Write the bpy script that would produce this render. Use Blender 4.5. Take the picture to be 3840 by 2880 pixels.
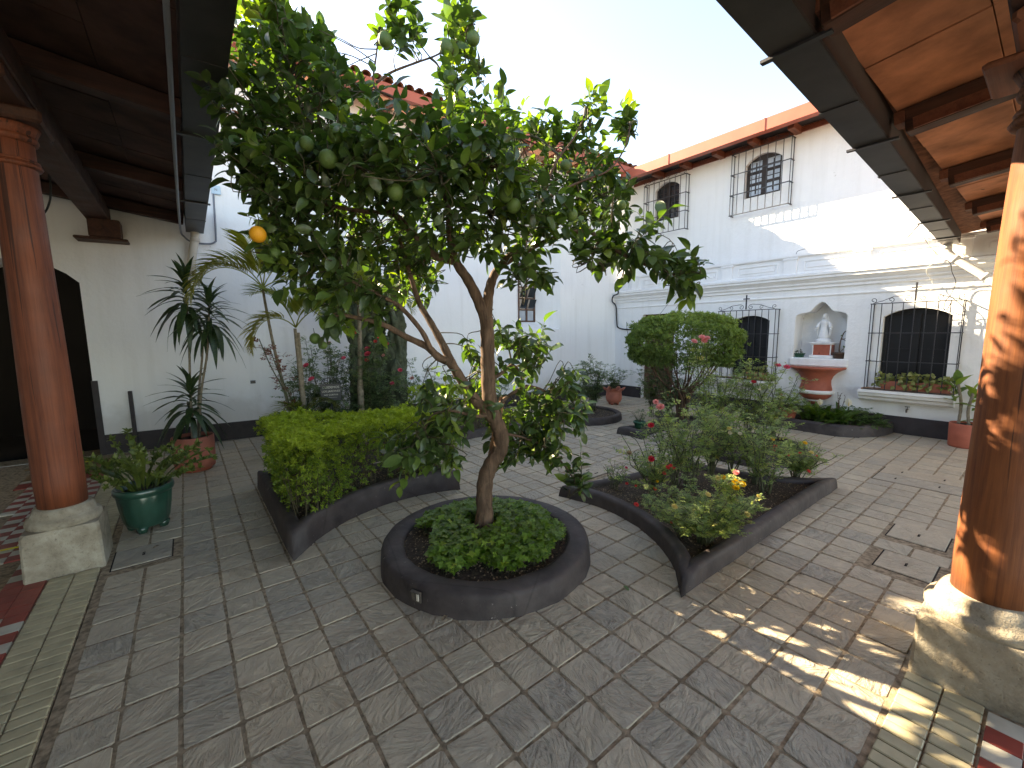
import bpy, math, random
import numpy as np
from mathutils import Vector, Matrix
from mathutils.geometry import tessellate_polygon
for o in list(bpy.data.objects): bpy.data.objects.remove(o)
S = bpy.context.scene
COL = S.collection
rnd = random.Random(7)
RN = np.random.RandomState(11)
PI = math.pi

# ------------------------------------------------------------------ camera, sky, sun, exposure
HC = 1.5792
FOC = 1580.6                      # focal length in pixels of the 3840 px wide photograph
FW = np.array([0.60571979, 0.78625416, -0.12209808])
RT = np.array([0.79137902, -0.61124179, -0.01013504])
UP = np.array([0.08260016, 0.09048687, 0.99246629])
cam_data = bpy.data.cameras.new('camera')
cam = bpy.data.objects.new('camera', cam_data)
COL.objects.link(cam)
cam.matrix_world = Matrix(((RT[0], UP[0], -FW[0], 0), (RT[1], UP[1], -FW[1], 0), (RT[2], UP[2], -FW[2], HC), (0, 0, 0, 1)))
cam_data.sensor_width = 36.0
cam_data.lens = 36.0 * FOC / 3840.0
cam_data.clip_start = 0.02
cam_data.clip_end = 3000
S.camera = cam

SUN_TO = Vector((-0.298, 0.843, 0.575)).normalized()      # direction towards the sun
sun_el = math.asin(SUN_TO.z)
sun_az = math.atan2(SUN_TO.x, SUN_TO.y)                   # clockwise from +Y
world = bpy.data.worlds.new('World')
S.world = world
world.use_nodes = True
nt = world.node_tree
sky = nt.nodes.new('ShaderNodeTexSky')
sky.sky_type = 'NISHITA'
sky.sun_disc = False
sky.sun_elevation = sun_el
sky.sun_rotation = sun_az
sky.air_density = 0.7
sky.dust_density = 0.3
sky.ozone_density = 1.0
nt.nodes['Background'].inputs['Strength'].default_value = 0.078
nt.links.new(sky.outputs[0], nt.nodes['Background'].inputs['Color'])
sd = bpy.data.lights.new('sun', 'SUN')
sd.energy = 2.7
sd.angle = math.radians(0.53)
sd.color = (1.0, 0.93, 0.82)
sun = bpy.data.objects.new('sun', sd)
COL.objects.link(sun)
sun.rotation_euler = SUN_TO.to_track_quat('Z', 'Y').to_euler()
sun.location = (-6, 16, 14)
S.view_settings.view_transform = 'Standard'
S.view_settings.look = 'None'
S.view_settings.exposure = 3.35
S.view_settings.gamma = 1.0
S.view_settings.use_curve_mapping = False
S.view_settings.use_white_balance = True           # camera white balance for open shade
S.view_settings.white_balance_temperature = 9000
S.view_settings.white_balance_tint = 10

def at(x, y, d):
    """pixel of the photograph + distance in front of the camera -> point in the courtyard"""
    v = FW * FOC + RT * (x - 1920) + UP * (1440 - y)
    return np.array([0, 0, HC]) + v * (d / FOC)
def ground(x, y, z=0.0):
    v = FW * FOC + RT * (x - 1920) + UP * (1440 - y)
    return np.array([0, 0, HC]) + v * ((z - HC) / v[2])

# ------------------------------------------------------------------ mesh helpers
def wloc(o):
    p = Vector((0, 0, 0))
    while o is not None:
        p = p + o.location
        o = o.parent
    return p
def link(name, me, m, parent, smooth=False):
    o = bpy.data.objects.new(name, me)
    COL.objects.link(o)
    if m is not None and not me.materials:
        me.materials.append(m)
    if parent is not None:
        o.parent = parent
    if smooth:
        me.polygons.foreach_set('use_smooth', [True] * len(me.polygons))
    return o
def thing(name, label, cat, loc=(0, 0, 0), group=None):
    o = bpy.data.objects.new(name, None)
    o.empty_display_size = 0.1
    COL.objects.link(o)
    o.location = loc
    return tag(o, label, cat, group)
def tag(o, label=None, cat=None, group=None, kind=None):
    if label: o['label'] = label
    if cat: o['category'] = cat
    if group: o['group'] = group
    if kind: o['kind'] = kind
    return o
def structure(name, parent=None, loc=(0, 0, 0)):
    o = bpy.data.objects.new(name, None)
    COL.objects.link(o); o.location = loc; o['kind'] = 'structure'
    return o
def norm(v):
    v = np.asarray(v, float); n = np.linalg.norm(v)
    return v / n if n > 1e-9 else np.array([0, 0, 1.0])
def crom(pts, n=6):
    """smooth curve through points (columns beyond xyz are interpolated too)"""
    P = np.asarray(pts, float); out = []
    Q = np.vstack([2 * P[0] - P[1], P, 2 * P[-1] - P[-2]])
    for i in range(1, len(Q) - 2):
        for k in range(n):
            t = k / n
            out.append(0.5 * ((2 * Q[i]) + (-Q[i-1] + Q[i+1]) * t + (2*Q[i-1] - 5*Q[i] + 4*Q[i+1] - Q[i+2]) * t*t + (-Q[i-1] + 3*Q[i] - 3*Q[i+1] + Q[i+2]) * t**3))
    out.append(P[-1])
    return np.array(out)

class MB:
    def __init__(s): s.v = []; s.f = []; s.sm = []
    def add(s, vs, fs, smooth=False):
        b = len(s.v)
        s.v.extend([tuple(map(float, p)) for p in vs])
        s.f.extend([tuple(b + i for i in f) for f in fs]); s.sm.extend([smooth] * len(fs))
        return s
    def box(s, c, d, rz=0.0, bev=0.0, axes=None):
        if axes is None:
            cr, sr = math.cos(rz), math.sin(rz)
            X = np.array([cr, sr, 0]); Y = np.array([-sr, cr, 0]); Z = np.array([0, 0, 1.0])
        else:
            X, Y, Z = [np.asarray(a, float) for a in axes]
        c = np.asarray(c, float); hx, hy, hz = d[0] / 2, d[1] / 2, d[2] / 2
        if bev <= 0:
            vs = [c + X*hx*i + Y*hy*j + Z*hz*k for k in (-1, 1) for i, j in ((-1, -1), (1, -1), (1, 1), (-1, 1))]
            return s.add(vs, [(3, 2, 1, 0), (4, 5, 6, 7), (0, 1, 5, 4), (1, 2, 6, 5), (2, 3, 7, 6), (3, 0, 4, 7)])
        b = min(bev, hx * .9, hy * .9, hz * .9); vs = []; fs = []
        ring = lambda ax, ay, z: [c + X*x + Y*y + Z*z for x, y in ((-ax + b, -ay), (ax - b, -ay), (ax, -ay + b), (ax, ay - b), (ax - b, ay), (-ax + b, ay), (-ax, ay - b), (-ax, -ay + b))]
        rings = [ring(hx - b, hy - b, -hz), ring(hx, hy, -hz + b), ring(hx, hy, hz - b), ring(hx - b, hy - b, hz)]
        for r in rings: vs += r
        for k in range(3):
            for i in range(8):
                j = (i + 1) % 8
                fs.append((k*8 + i, k*8 + j, k*8 + 8 + j, k*8 + 8 + i))
        fs.append(tuple(range(24, 32))); fs.append(tuple(reversed(range(8))))
        return s.add(vs, fs)
    def slab(s, x0, x1, y0, y1, z0, z1, bev=0):
        return s.box(((x0+x1)/2, (y0+y1)/2, (z0+z1)/2), (abs(x1-x0), abs(y1-y0), abs(z1-z0)), bev=bev)
    def bar(s, a, b, w, h=None, up=(0, 0, 1), bev=0):
        a = np.asarray(a, float); b = np.asarray(b, float); d = norm(b - a)
        u = np.asarray(up, float)
        if abs(d @ norm(u)) > .99: u = np.array([1., 0, 0])
        r = norm(np.cross(d, u)); u = np.cross(r, d)
        return s.box((a + b) / 2, (w, np.linalg.norm(b - a), h or w), axes=(r, d, u), bev=bev)
    def tube(s, pts, rad, n=8, cap=True, smooth=True, flat=1.0):
        P = [np.asarray(p, float)[:3] for p in pts]
        R = list(rad) if hasattr(rad, '__len__') else [rad] * len(P)
        vs = []; fs = []; ref = None
        for i, p in enumerate(P):
            d = norm(P[min(i+1, len(P)-1)] - P[max(i-1, 0)])
            if ref is None:
                ref = np.cross(d, [0, 0, 1.0])
                if np.linalg.norm(ref) < 1e-3: ref = np.array([1.0, 0, 0])
            ref = norm(ref - d * (ref @ d)); bi = np.cross(d, ref)
            for k in range(n):
                a = 2*PI*k/n
                vs.append(p + R[i] * (ref * math.cos(a) + bi * math.sin(a) * flat))
        for i in range(len(P) - 1):
            for k in range(n):
                j = (k + 1) % n
                fs.append((i*n + k, i*n + j, (i+1)*n + j, (i+1)*n + k))
        if cap:
            fs.append(tuple(reversed(range(n)))); fs.append(tuple((len(P)-1)*n + k for k in range(n)))
        return s.add(vs, fs, smooth)
    def lathe(s, prof, c=(0, 0, 0), n=24, mod=None, smooth=True, a0=0.0, a1=2*PI, sx=1.0, sy=1.0):
        c = np.asarray(c, float); vs = []; fs = []
        full = abs(a1 - a0 - 2*PI) < 1e-6; m = n if full else n + 1
        for r, z in prof:
            for k in range(m):
                a = a0 + (a1 - a0) * k / n
                q = r * (mod(a, z) if mod else 1.0)
                vs.append(c + np.array([q * math.cos(a) * sx, q * math.sin(a) * sy, z]))
        for i in range(len(prof) - 1):
            for k in range(n):
                j = (k + 1) % m
                fs.append((i*m + k, i*m + j, (i+1)*m + j, (i+1)*m + k))
        if full:
            if prof[0][0] > 1e-6: fs.append(tuple(reversed(range(m))))
            if prof[-1][0] > 1e-6: fs.append(tuple((len(prof)-1)*m + k for k in range(m)))
        return s.add(vs, fs, smooth)
    def prism(s, poly, fn, d0, d1):
        """2D polygon -> fn(u, v, depth), extruded from depth d0 to d1"""
        n = len(poly)
        vs = [fn(u, v, d0) for u, v in poly] + [fn(u, v, d1) for u, v in poly]
        tri = tessellate_polygon([[Vector((u, v, 0)) for u, v in poly]])
        fs = [t for t in tri] + [tuple(n + i for i in reversed(t)) for t in tri] + [(i, (i+1) % n, n + (i+1) % n, n + i) for i in range(n)]
        return s.add(vs, fs)
    def sweep(s, prof, path, closed=False, smooth=False, side=1.0):
        """profile (offset to the left of the path, z) swept along a path in plan"""
        P = [np.asarray(p, float)[:2] for p in path]; n = len(P); vs = []; fs = []; m = len(prof)
        for i in range(n):
            if closed: a, b = P[i-1], P[(i+1) % n]
            else: a, b = P[max(i-1, 0)], P[min(i+1, n-1)]
            d0 = P[i] - a if closed or i > 0 else b - P[i]
            d1 = b - P[i] if closed or i < n-1 else P[i] - a
            d0 = d0 / max(np.linalg.norm(d0), 1e-9); d1 = d1 / max(np.linalg.norm(d1), 1e-9)
            t = d0 + d1; t = t / max(np.linalg.norm(t), 1e-9)
            nn = np.array([-t[1], t[0]]); k = 1.0 / max(0.42, nn @ np.array([-d0[1], d0[0]]))
            for o, z in prof:
                q = P[i] + nn * o * side * k
                vs.append((q[0], q[1], z))
        for i in range(n if closed else n - 1):
            j = (i + 1) % n
            for k in range(m - 1):
                f = (i*m + k, j*m + k, j*m + k + 1, i*m + k + 1)
                fs.append(f)
        if not closed:
            fs.append(tuple(range(m))); fs.append(tuple(reversed([(n-1)*m + k for k in range(m)])))
        return s.add(vs, fs, smooth)
    def build(s, name, m, parent=None, smooth=None):
        me = bpy.data.meshes.new(name)
        off = wloc(parent) if parent is not None else Vector((0, 0, 0))
        me.from_pydata([(x - off.x, y - off.y, z - off.z) for x, y, z in s.v], [], s.f)
        me.polygons.foreach_set('use_smooth', s.sm if smooth is None else [smooth] * len(s.f))
        me.update()
        o = link(name, me, m, parent)
        return o

def tri_mesh(name, V, F, m, parent=None, val=None, smooth=True, kind=None):
    off = wloc(parent) if parent is not None else Vector((0, 0, 0))
    V = np.asarray(V, float) - np.array(off)
    me = bpy.data.meshes.new(name)
    me.vertices.add(len(V)); me.vertices.foreach_set('co', V.astype(np.float32).ravel())
    F = np.asarray(F, np.int32)
    me.loops.add(F.size); me.loops.foreach_set('vertex_index', F.ravel())
    me.polygons.add(len(F)); me.polygons.foreach_set('loop_start', np.arange(0, F.size, 3, dtype=np.int32))
    me.polygons.foreach_set('use_smooth', np.full(len(F), smooth))
    if val is not None:
        a = me.attributes.new('v', 'FLOAT', 'POINT'); a.data.foreach_set('value', np.asarray(val, np.float32))
    me.update(calc_edges=True); me.validate()
    o = link(name, me, m, parent)
    if kind: o['kind'] = kind
    return o

# ---- leaves: templates lie along +Y, face +Z
def leaf_tpl(L=1.0, W=.45, n=4, fold=.25, curl=.15, tip=1.0, wave=0.0, peak=.42):
    V = []; F = []
    for i in range(n + 1):
        t = i / n
        w = W/2 * (math.sin(PI * t ** (math.log(.5)/math.log(peak))) ** .8 if 0 < t < 1 else 0.0) * (1 if t < .8 else tip)
        z = -curl * L * t * t + .04*L*math.sin(PI*t)
        V += [(-w, t*L, z + fold*w + wave*math.sin(9*t)), (0, t*L, z), (w, t*L, z + fold*w - wave*math.sin(9*t + 1))]
    for i in range(n):
        a = 3*i; b = a + 3
        for q in ((a, a+1, b+1, b), (a+1, a+2, b+2, b+1)):
            F += [(q[0], q[1], q[2]), (q[0], q[2], q[3])]
    V = np.array(V); F = np.array(F)
    A = V[F]; ar = np.linalg.norm(np.cross(A[:, 1]-A[:, 0], A[:, 2]-A[:, 0]), axis=1)
    return V, F[ar > 1e-7]
def small_leaf(L=1.0, W=.5, fold=.3, curl=.1):
    V = np.array([(0, 0, 0), (-W/2, .45*L, fold*W/2), (0, .5*L, 0), (W/2, .45*L, fold*W/2), (0, L, -curl*L)])
    return V, np.array([(0, 2, 1), (0, 3, 2), (1, 2, 4), (2, 3, 4)])
def frame(d, up):
    """rotation matrices (N,3,3) with +Y along d and +Z near up"""
    d = d / np.linalg.norm(d, axis=1, keepdims=True)
    x = np.cross(d, up); bad = np.linalg.norm(x, axis=1) < 1e-4
    x[bad] = np.cross(d[bad], np.array([.3, .8, .1])); x /= np.linalg.norm(x, axis=1, keepdims=True)
    z = np.cross(x, d)
    return np.stack([x, d, z], axis=2)
def compose(parts):
    """[(tpl, pos, dir, up, scale)] -> one template"""
    VV = []; FF = []; b = 0
    for (V, F), p, d, u, s in parts:
        M = frame(np.array([d], float), np.array([u], float))[0]
        VV.append((V * s) @ M.T + np.array(p)); FF.append(F + b); b += len(V)
    return np.vstack(VV), np.vstack(FF)
def scatter(tpl, pos, d, up, sc, val, jit=.04):
    V, F = tpl; pos = np.asarray(pos, float); n = len(pos)
    M = frame(np.asarray(d, float), np.asarray(up, float))
    W = np.einsum('nij,kj->nki', M, V) * np.asarray(sc, float)[:, None, None] + pos[:, None, :]
    FF = (F[None] + (np.arange(n) * len(V))[:, None, None]).reshape(-1, 3)
    vv = np.repeat(np.asarray(val, float), len(V)) 
    return W.reshape(-1, 3), FF, vv
def merge(chunks):
    V = []; F = []; A = []; b = 0
    for v, f, a in chunks:
        V.append(v); F.append(f + b); A.append(a); b += len(v)
    return np.vstack(V), np.vstack(F), np.concatenate(A)
def rand_dirs(n, zlo=-1.0, zhi=1.0):
    z = RN.uniform(zlo, zhi, n); a = RN.uniform(0, 2*PI, n); r = np.sqrt(np.maximum(0, 1 - z*z))
    return np.stack([r*np.cos(a), r*np.sin(a), z], 1)
# ------------------------------------------------------------------ materials
def new_mat(name):
    m = bpy.data.materials.new(name); m.use_nodes = True
    t = m.node_tree; return m, t, t.nodes['Principled BSDF'], t.nodes['Material Output']
def nd(t, kind, **kw):
    n = t.nodes.new('ShaderNode' + kind)
    for k, v in kw.items():
        if k in n.inputs: n.inputs[k].default_value = v
        else: setattr(n, k, v)
    return n
def ramp(t, fac, stops):
    r = nd(t, 'ValToRGB'); e = r.color_ramp.elements
    while len(e) < len(stops): e.new(0.5)
    for i, (p, c) in enumerate(stops):
        e[i].position = p; e[i].color = (*c, 1) if len(c) == 3 else c
    t.links.new(fac, r.inputs[0]); return r.outputs[0]
def noise(t, co, scale, detail=4.0, rough=.55, dist=0.0):
    n = nd(t, 'TexNoise', Scale=scale, Detail=detail, Roughness=rough, Distortion=dist)
    if co is not None: t.links.new(co, n.inputs['Vector'])
    return n.outputs[0]
def mapped(t, co, sc=(1, 1, 1), rot=(0, 0, 0), loc=(0, 0, 0)):
    n = nd(t, 'Mapping'); n.inputs['Scale'].default_value = sc; n.inputs['Rotation'].default_value = rot; n.inputs['Location'].default_value = loc
    t.links.new(co, n.inputs['Vector']); return n.outputs[0]
def math_n(t, op, a, b=None, c=None):
    n = nd(t, 'Math', operation=op)
    for i, q in enumerate((a, b, c)):
        if q is None: continue
        if hasattr(q, 'is_linked') or hasattr(q, 'links'): t.links.new(q, n.inputs[i])
        else: n.inputs[i].default_value = q
    return n.outputs[0]
def mixc(t, fac, a, b, mode='MIX'):
    n = nd(t, 'MixRGB', blend_type=mode)
    for i, q in ((0, fac), (1, a), (2, b)):
        if hasattr(q, 'links'): t.links.new(q, n.inputs[i])
        else: n.inputs[i].default_value = (*q, 1) if isinstance(q, tuple) else q
    return n.outputs[0]
def bump(t, b, h, strength=.3, dist=.01, prev=None):
    n = nd(t, 'Bump', Strength=strength, Distance=dist); t.links.new(h, n.inputs['Height'])
    if prev is not None: t.links.new(prev, n.inputs['Normal'])
    t.links.new(n.outputs[0], b.inputs['Normal']); return n.outputs[0]
def obj_co(t): return nd(t, 'TexCoord').outputs['Object']
def pos_co(t): return nd(t, 'NewGeometry').outputs['Position']
def rand_out(t):
    a = nd(t, 'Attribute', attribute_name='v').outputs['Fac']
    return math_n(t, 'ADD', nd(t, 'ObjectInfo').outputs['Random'], a)

def tint_out(t):
    """stored tint of a joined leaf, or a random one for a leaf that is its own object (stored as -1)"""
    a = nd(t, 'Attribute', attribute_name='v').outputs['Fac']; own = math_n(t, 'LESS_THAN', a, -.5)
    r = math_n(t, 'MULTIPLY', nd(t, 'ObjectInfo').outputs['Random'], .9)
    return math_n(t, 'ADD', math_n(t, 'MULTIPLY', own, r), math_n(t, 'MULTIPLY', math_n(t, 'SUBTRACT', 1.0, own), a))
def paint(name, col, rough=.55, var=.12, bs=.15, scale=12.0, spec=.4, metal=0.0, coat=0.0):
    m, t, b, o = new_mat(name); co = pos_co(t)
    n = noise(t, co, scale, 5); lo = tuple(c*(1-var) for c in col); hi = tuple(min(1, c*(1+var)) for c in col)
    t.links.new(ramp(t, n, [(.3, lo), (.7, hi)]), b.inputs['Base Color'])
    b.inputs['Roughness'].default_value = rough; b.inputs['Specular IOR Level'].default_value = spec; b.inputs['Metallic'].default_value = metal
    if coat: b.inputs['Coat Weight'].default_value = coat; b.inputs['Coat Roughness'].default_value = .15
    if bs: bump(t, b, noise(t, co, scale*5, 4), bs, .004)
    return m
def plaster(name, col=(.85, .845, .83), lump=.5):
    m, t, b, o = new_mat(name); co = pos_co(t)
    big = noise(t, co, .9, 4); fine = noise(t, co, 34, 5, .6); med = noise(t, co, 9, 3)
    c = ramp(t, big, [(.3, tuple(q*.95 for q in col)), (.65, col)])
    spots = ramp(t, noise(t, co, 5.5, 7, .72), [(.69, (0, 0, 0)), (.72, (1, 1, 1))])
    c = mixc(t, math_n(t, 'MULTIPLY', spots, .5), c, (.42, .40, .36))
    str_co = mapped(t, co, (7, 7, .5)); stv = ramp(t, noise(t, str_co, 1.0, 4), [(.5, (0, 0, 0)), (.8, (1, 1, 1))])
    c = mixc(t, math_n(t, 'MULTIPLY', stv, .2), c, (.45, .42, .36))
    sp = nd(t, 'SeparateXYZ'); t.links.new(co, sp.inputs[0])     # splash dirt low on the wall, in uneven blotches
    low = ramp(t, math_n(t, 'ADD', sp.outputs['Z'], math_n(t, 'MULTIPLY', noise(t, co, 3.5, 5), -.9)), [(.0, (1, 1, 1)), (.22, (0, 0, 0))])
    c = mixc(t, math_n(t, 'MULTIPLY', low, .28), c, (.40, .35, .28))
    t.links.new(c, b.inputs['Base Color']); b.inputs['Roughness'].default_value = .85; b.inputs['Specular IOR Level'].default_value = .2
    h = math_n(t, 'ADD', math_n(t, 'MULTIPLY', fine, .5), med)
    bump(t, b, h, lump, .02)
    return m
def stone_tile():
    m, t, b, o = new_mat('riven_paving'); co = pos_co(t); r = rand_out(t)
    vr = nd(t, 'VectorRotate', rotation_type='Z_AXIS'); t.links.new(co, vr.inputs['Vector']); t.links.new(math_n(t, 'MULTIPLY', r, 39.0), vr.inputs['Angle'])
    off = nd(t, 'CombineXYZ'); t.links.new(math_n(t, 'MULTIPLY', r, 57.0), off.inputs[0]); t.links.new(math_n(t, 'MULTIPLY', r, 23.0), off.inputs[1])
    va = nd(t, 'VectorMath', operation='ADD'); t.links.new(vr.outputs[0], va.inputs[0]); t.links.new(off.outputs[0], va.inputs[1])
    st = mapped(t, va.outputs[0], (5, 12, 5))
    riv = noise(t, st, 1.15, 7, .6, 2.2); crag = noise(t, va.outputs[0], 16, 5, .6, .8); grain = noise(t, co, 260, 3)
    step = ramp(t, riv, [(.36, (0, 0, 0)), (.46, (.42, .42, .42)), (.54, (.5, .5, .5)), (.6, (.92, .92, .92)), (.75, (1, 1, 1))])
    rr = nd(t, 'Math', operation='FRACT'); t.links.new(math_n(t, 'MULTIPLY', r, 17.3), rr.inputs[0])
    tint = ramp(t, rr.outputs[0], [(0, (.55, .45, .315)), (.3, (.46, .39, .285)), (.55, (.58, .465, .32)), (.8, (.40, .35, .275)), (1, (.56, .46, .325))])
    c = mixc(t, .3, tint, ramp(t, crag, [(.3, (.20, .185, .165)), (.7, (.60, .51, .385))]), 'MIX')
    c = mixc(t, ramp(t, noise(t, co, 1.7, 4), [(.45, (0, 0, 0)), (.8, (.3, .3, .3))]), c, (.20, .175, .145))
    t.links.new(c, b.inputs['Base Color'])
    t.links.new(ramp(t, crag, [(.2, (.5, .5, .5)), (.8, (.75, .75, .75))]), b.inputs['Roughness'])
    msk = math_n(t, 'MULTIPLY', ramp(t, noise(t, va.outputs[0], 5.5, 2), [(.35, (.35, .35, .35)), (.62, (1, 1, 1))]), math_n(t, 'ADD', .35, math_n(t, 'MULTIPLY', rr.outputs[0], .75)))
    h = math_n(t, 'ADD', math_n(t, 'MULTIPLY', math_n(t, 'ADD', math_n(t, 'MULTIPLY', step, .9), math_n(t, 'MULTIPLY', riv, .9)), msk), math_n(t, 'ADD', math_n(t, 'MULTIPLY', crag, .25), math_n(t, 'MULTIPLY', grain, .06)))
    bump(t, b, h, 1.0, .014)
    return m
def wood(name, dark, light, rough=.35, coat=.35, ring=1.0, knots=True, axis=2):
    """long straight grain with drying cracks, dark knots and worn varnish"""
    m, t, b, o = new_mat(name); co = obj_co(t)
    def st(across, along):
        sc = [across]*3; sc[axis] = along
        return mapped(t, co, tuple(sc))
    warp = noise(t, st(2.2, .8), 1.0, 3); wv = nd(t, 'VectorMath', operation='SCALE'); t.links.new(co, wv.inputs[0]); wv.inputs['Scale'].default_value = 1.0
    coarse = noise(t, st(11, .55), 1.0, 6, .6, 1.6); fine = noise(t, st(85, 1.6), 1.0, 5, .65, .4); fib = noise(t, st(190, 6), 1.0, 3, .6)
    f = math_n(t, 'ADD', math_n(t, 'MULTIPLY', coarse, .52), math_n(t, 'ADD', math_n(t, 'MULTIPLY', fine, .33), math_n(t, 'MULTIPLY', fib, .15)))
    mid = tuple((a+b_)*.52 for a, b_ in zip(dark, light))
    c = ramp(t, f, [(.36, dark), (.49, mid), (.64, light)])
    if knots:
        vo = nd(t, 'TexVoronoi', Scale=1.7); t.links.new(mapped(t, co, (2.2, 2.2, .8), loc=(.4, .2, .1)), vo.inputs['Vector'])
        k = ramp(t, vo.outputs['Distance'], [(.03, (1, 1, 1)), (.10, (.25, .25, .25)), (.16, (0, 0, 0))])
        c = mixc(t, math_n(t, 'MULTIPLY', k, .85), c, tuple(q*.16 for q in dark))
        cr = ramp(t, noise(t, st(34, .45), 1.0, 3, .5, .3), [(.36, (1, 1, 1)), (.385, (0, 0, 0))])
        c = mixc(t, math_n(t, 'MULTIPLY', cr, .8), c, tuple(q*.25 for q in dark))
    worn = ramp(t, noise(t, co, 2.6, 5), [(.48, (0, 0, 0)), (.72, (.45, .45, .45))])
    c = mixc(t, worn, c, tuple(q*.6 for q in mid))
    t.links.new(c, b.inputs['Base Color'])
    t.links.new(ramp(t, noise(t, co, 6, 4), [(.3, (rough,)*3), (.7, (min(1, rough + .22),)*3)]), b.inputs['Roughness'])
    b.inputs['Coat Weight'].default_value = coat; b.inputs['Coat Roughness'].default_value = .3
    bump(t, b, f, .5, .006)
    return m
def kerb_mat():
    m, t, b, o = new_mat('kerb_paint'); co = pos_co(t)
    c = ramp(t, noise(t, co, 4, 5), [(.3, (.036, .028, .028)), (.7, (.068, .053, .050))])
    fl = ramp(t, noise(t, co, 26, 6, .75), [(.645, (0, 0, 0)), (.67, (1, 1, 1))])
    ms = ramp(t, noise(t, co, 2.6, 3), [(.50, (0, 0, 0)), (.62, (1, 1, 1))])
    c = mixc(t, math_n(t, 'MULTIPLY', math_n(t, 'MULTIPLY', fl, ms), .9), c, (.42, .38, .33))
    ck = nd(t, 'TexVoronoi', Scale=.8, feature='DISTANCE_TO_EDGE'); t.links.new(mapped(t, co, (1, 1, 1)), ck.inputs['Vector'])
    c = mixc(t, ramp(t, ck.outputs['Distance'], [(.0015, (.5, .5, .5)), (.005, (0, 0, 0))]), c, (.015, .012, .011))
    dust = ramp(t, noise(t, co, 9, 5), [(.45, (0, 0, 0)), (.8, (.4, .4, .4))])
    c = mixc(t, dust, c, (.13, .11, .10))
    t.links.new(c, b.inputs['Base Color']); b.inputs['Roughness'].default_value = .62; b.inputs['Specular IOR Level'].default_value = .35
    bump(t, b, math_n(t, 'ADD', noise(t, co, 14, 5), math_n(t, 'MULTIPLY', noise(t, co, 3, 2), 2.0)), .35, .015)
    return m
def leaf_mat(name, stops, trans=.35, tcol=None, rough=.38, spec=.5):
    m, t, b, o = new_mat(name); a = tint_out(t)
    c = ramp(t, a, stops)
    c2 = mixc(t, .22, c, ramp(t, noise(t, pos_co(t), 45, 2), [(.3, (.01, .02, .005)), (.7, (.2, .26, .06))]))
    t.links.new(c2, b.inputs['Base Color']); b.inputs['Roughness'].default_value = rough; b.inputs['Specular IOR Level'].default_value = spec
    tr = nd(t, 'BsdfTranslucent'); mx = nd(t, 'MixShader'); mx.inputs[0].default_value = trans
    tc = mixc(t, 1.0, c, tcol or (2.6, 2.9, 1.0), 'MULTIPLY')
    t.links.new(tc, tr.inputs['Color']); t.links.new(b.outputs[0], mx.inputs[1]); t.links.new(tr.outputs[0], mx.inputs[2]); t.links.new(mx.outputs[0], o.inputs['Surface'])
    return m
def soil_mat():
    m, t, b, o = new_mat('soil'); co = pos_co(t)
    c = ramp(t, noise(t, co, 42, 6, .7), [(.25, (.018, .012, .008)), (.5, (.055, .036, .024)), (.68, (.12, .085, .055)), (.8, (.30, .25, .19))])
    t.links.new(c, b.inputs['Base Color']); b.inputs['Roughness'].default_value = .9
    bump(t, b, math_n(t, 'ADD', noise(t, co, 38, 6, .7), noise(t, co, 6, 3)), .9, .025)
    return m
def base_stone():
    m, t, b, o = new_mat('carved_stone'); co = obj_co(t)
    n = noise(t, co, 7, 6, .65); f = noise(t, co, 60, 5, .7)
    c = ramp(t, n, [(.28, (.20, .165, .12)), (.5, (.36, .31, .235)), (.72, (.50, .45, .36))])
    pit = ramp(t, f, [(.30, (1, 1, 1)), (.42, (0, 0, 0))])
    c = mixc(t, math_n(t, 'MULTIPLY', pit, .55), c, (.10, .08, .055))
    t.links.new(c, b.inputs['Base Color']); b.inputs['Roughness'].default_value = .9; b.inputs['Specular IOR Level'].default_value = .2
    bump(t, b, math_n(t, 'ADD', f, math_n(t, 'MULTIPLY', n, 1.5)), .8, .012)
    return m
def bark_mat(name, a, c_):
    m, t, b, o = new_mat(name); co = pos_co(t); st = mapped(t, co, (28, 28, 5))
    n = noise(t, st, 1.0, 6, .65, .8); col = ramp(t, n, [(.3, a), (.7, c_)])
    lich = ramp(t, noise(t, co, 9, 5, .6), [(.62, (0, 0, 0)), (.72, (.5, .5, .5))])
    col = mixc(t, lich, col, (.20, .19, .15))
    t.links.new(col, b.inputs['Base Color']); b.inputs['Roughness'].default_value = .85; b.inputs['Specular IOR Level'].default_value = .25
    bump(t, b, n, .7, .01)
    return m
def glass_mat(name, col=(.02, .025, .03), rough=.06):
    m, t, b, o = new_mat(name); co = pos_co(t)
    t.links.new(ramp(t, noise(t, co, 3, 3), [(.3, col), (.7, tuple(q*1.5 for q in col))]), b.inputs['Base Color'])
    b.inputs['Roughness'].default_value = rough; b.inputs['Specular IOR Level'].default_value = .8
    bump(t, b, noise(t, co, 5, 2), .06, .02)
    return m

M = {}
M['wall'] = plaster('white_plaster')
M['trim'] = plaster('white_trim', (.85, .84, .82), .22)
M['church'] = plaster('smooth_white_plaster', (.85, .85, .84), .28)
M['skirt'] = paint('dark_skirting', (.034, .027, .029), .55, .25, .2, 8)
M['tile'] = stone_tile()
M['mortar'] = paint('mortar', (.30, .23, .155), .95, .5, .8, 30, .15)
M['kerb'] = kerb_mat()
M['bounce_ground'] = paint('pale_bounce_ground', (.42, .375, .31), .9, .2, .3, 6, .2)  # unseen ground, paled to bounce fill light up into the arcades
M['soil'] = soil_mat()
M['column_red'] = wood('varnished_red_wood', (.075, .018, .009), (.28, .075, .030), .55, .03)
M['column_orange'] = wood('varnished_orange_wood', (.095, .024, .008), (.30, .095, .028), .62, .0)
M['beam'] = wood('dark_beam_wood', (.020, .007, .005), (.075, .026, .016), .6, 0, 1, False, 0)
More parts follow.
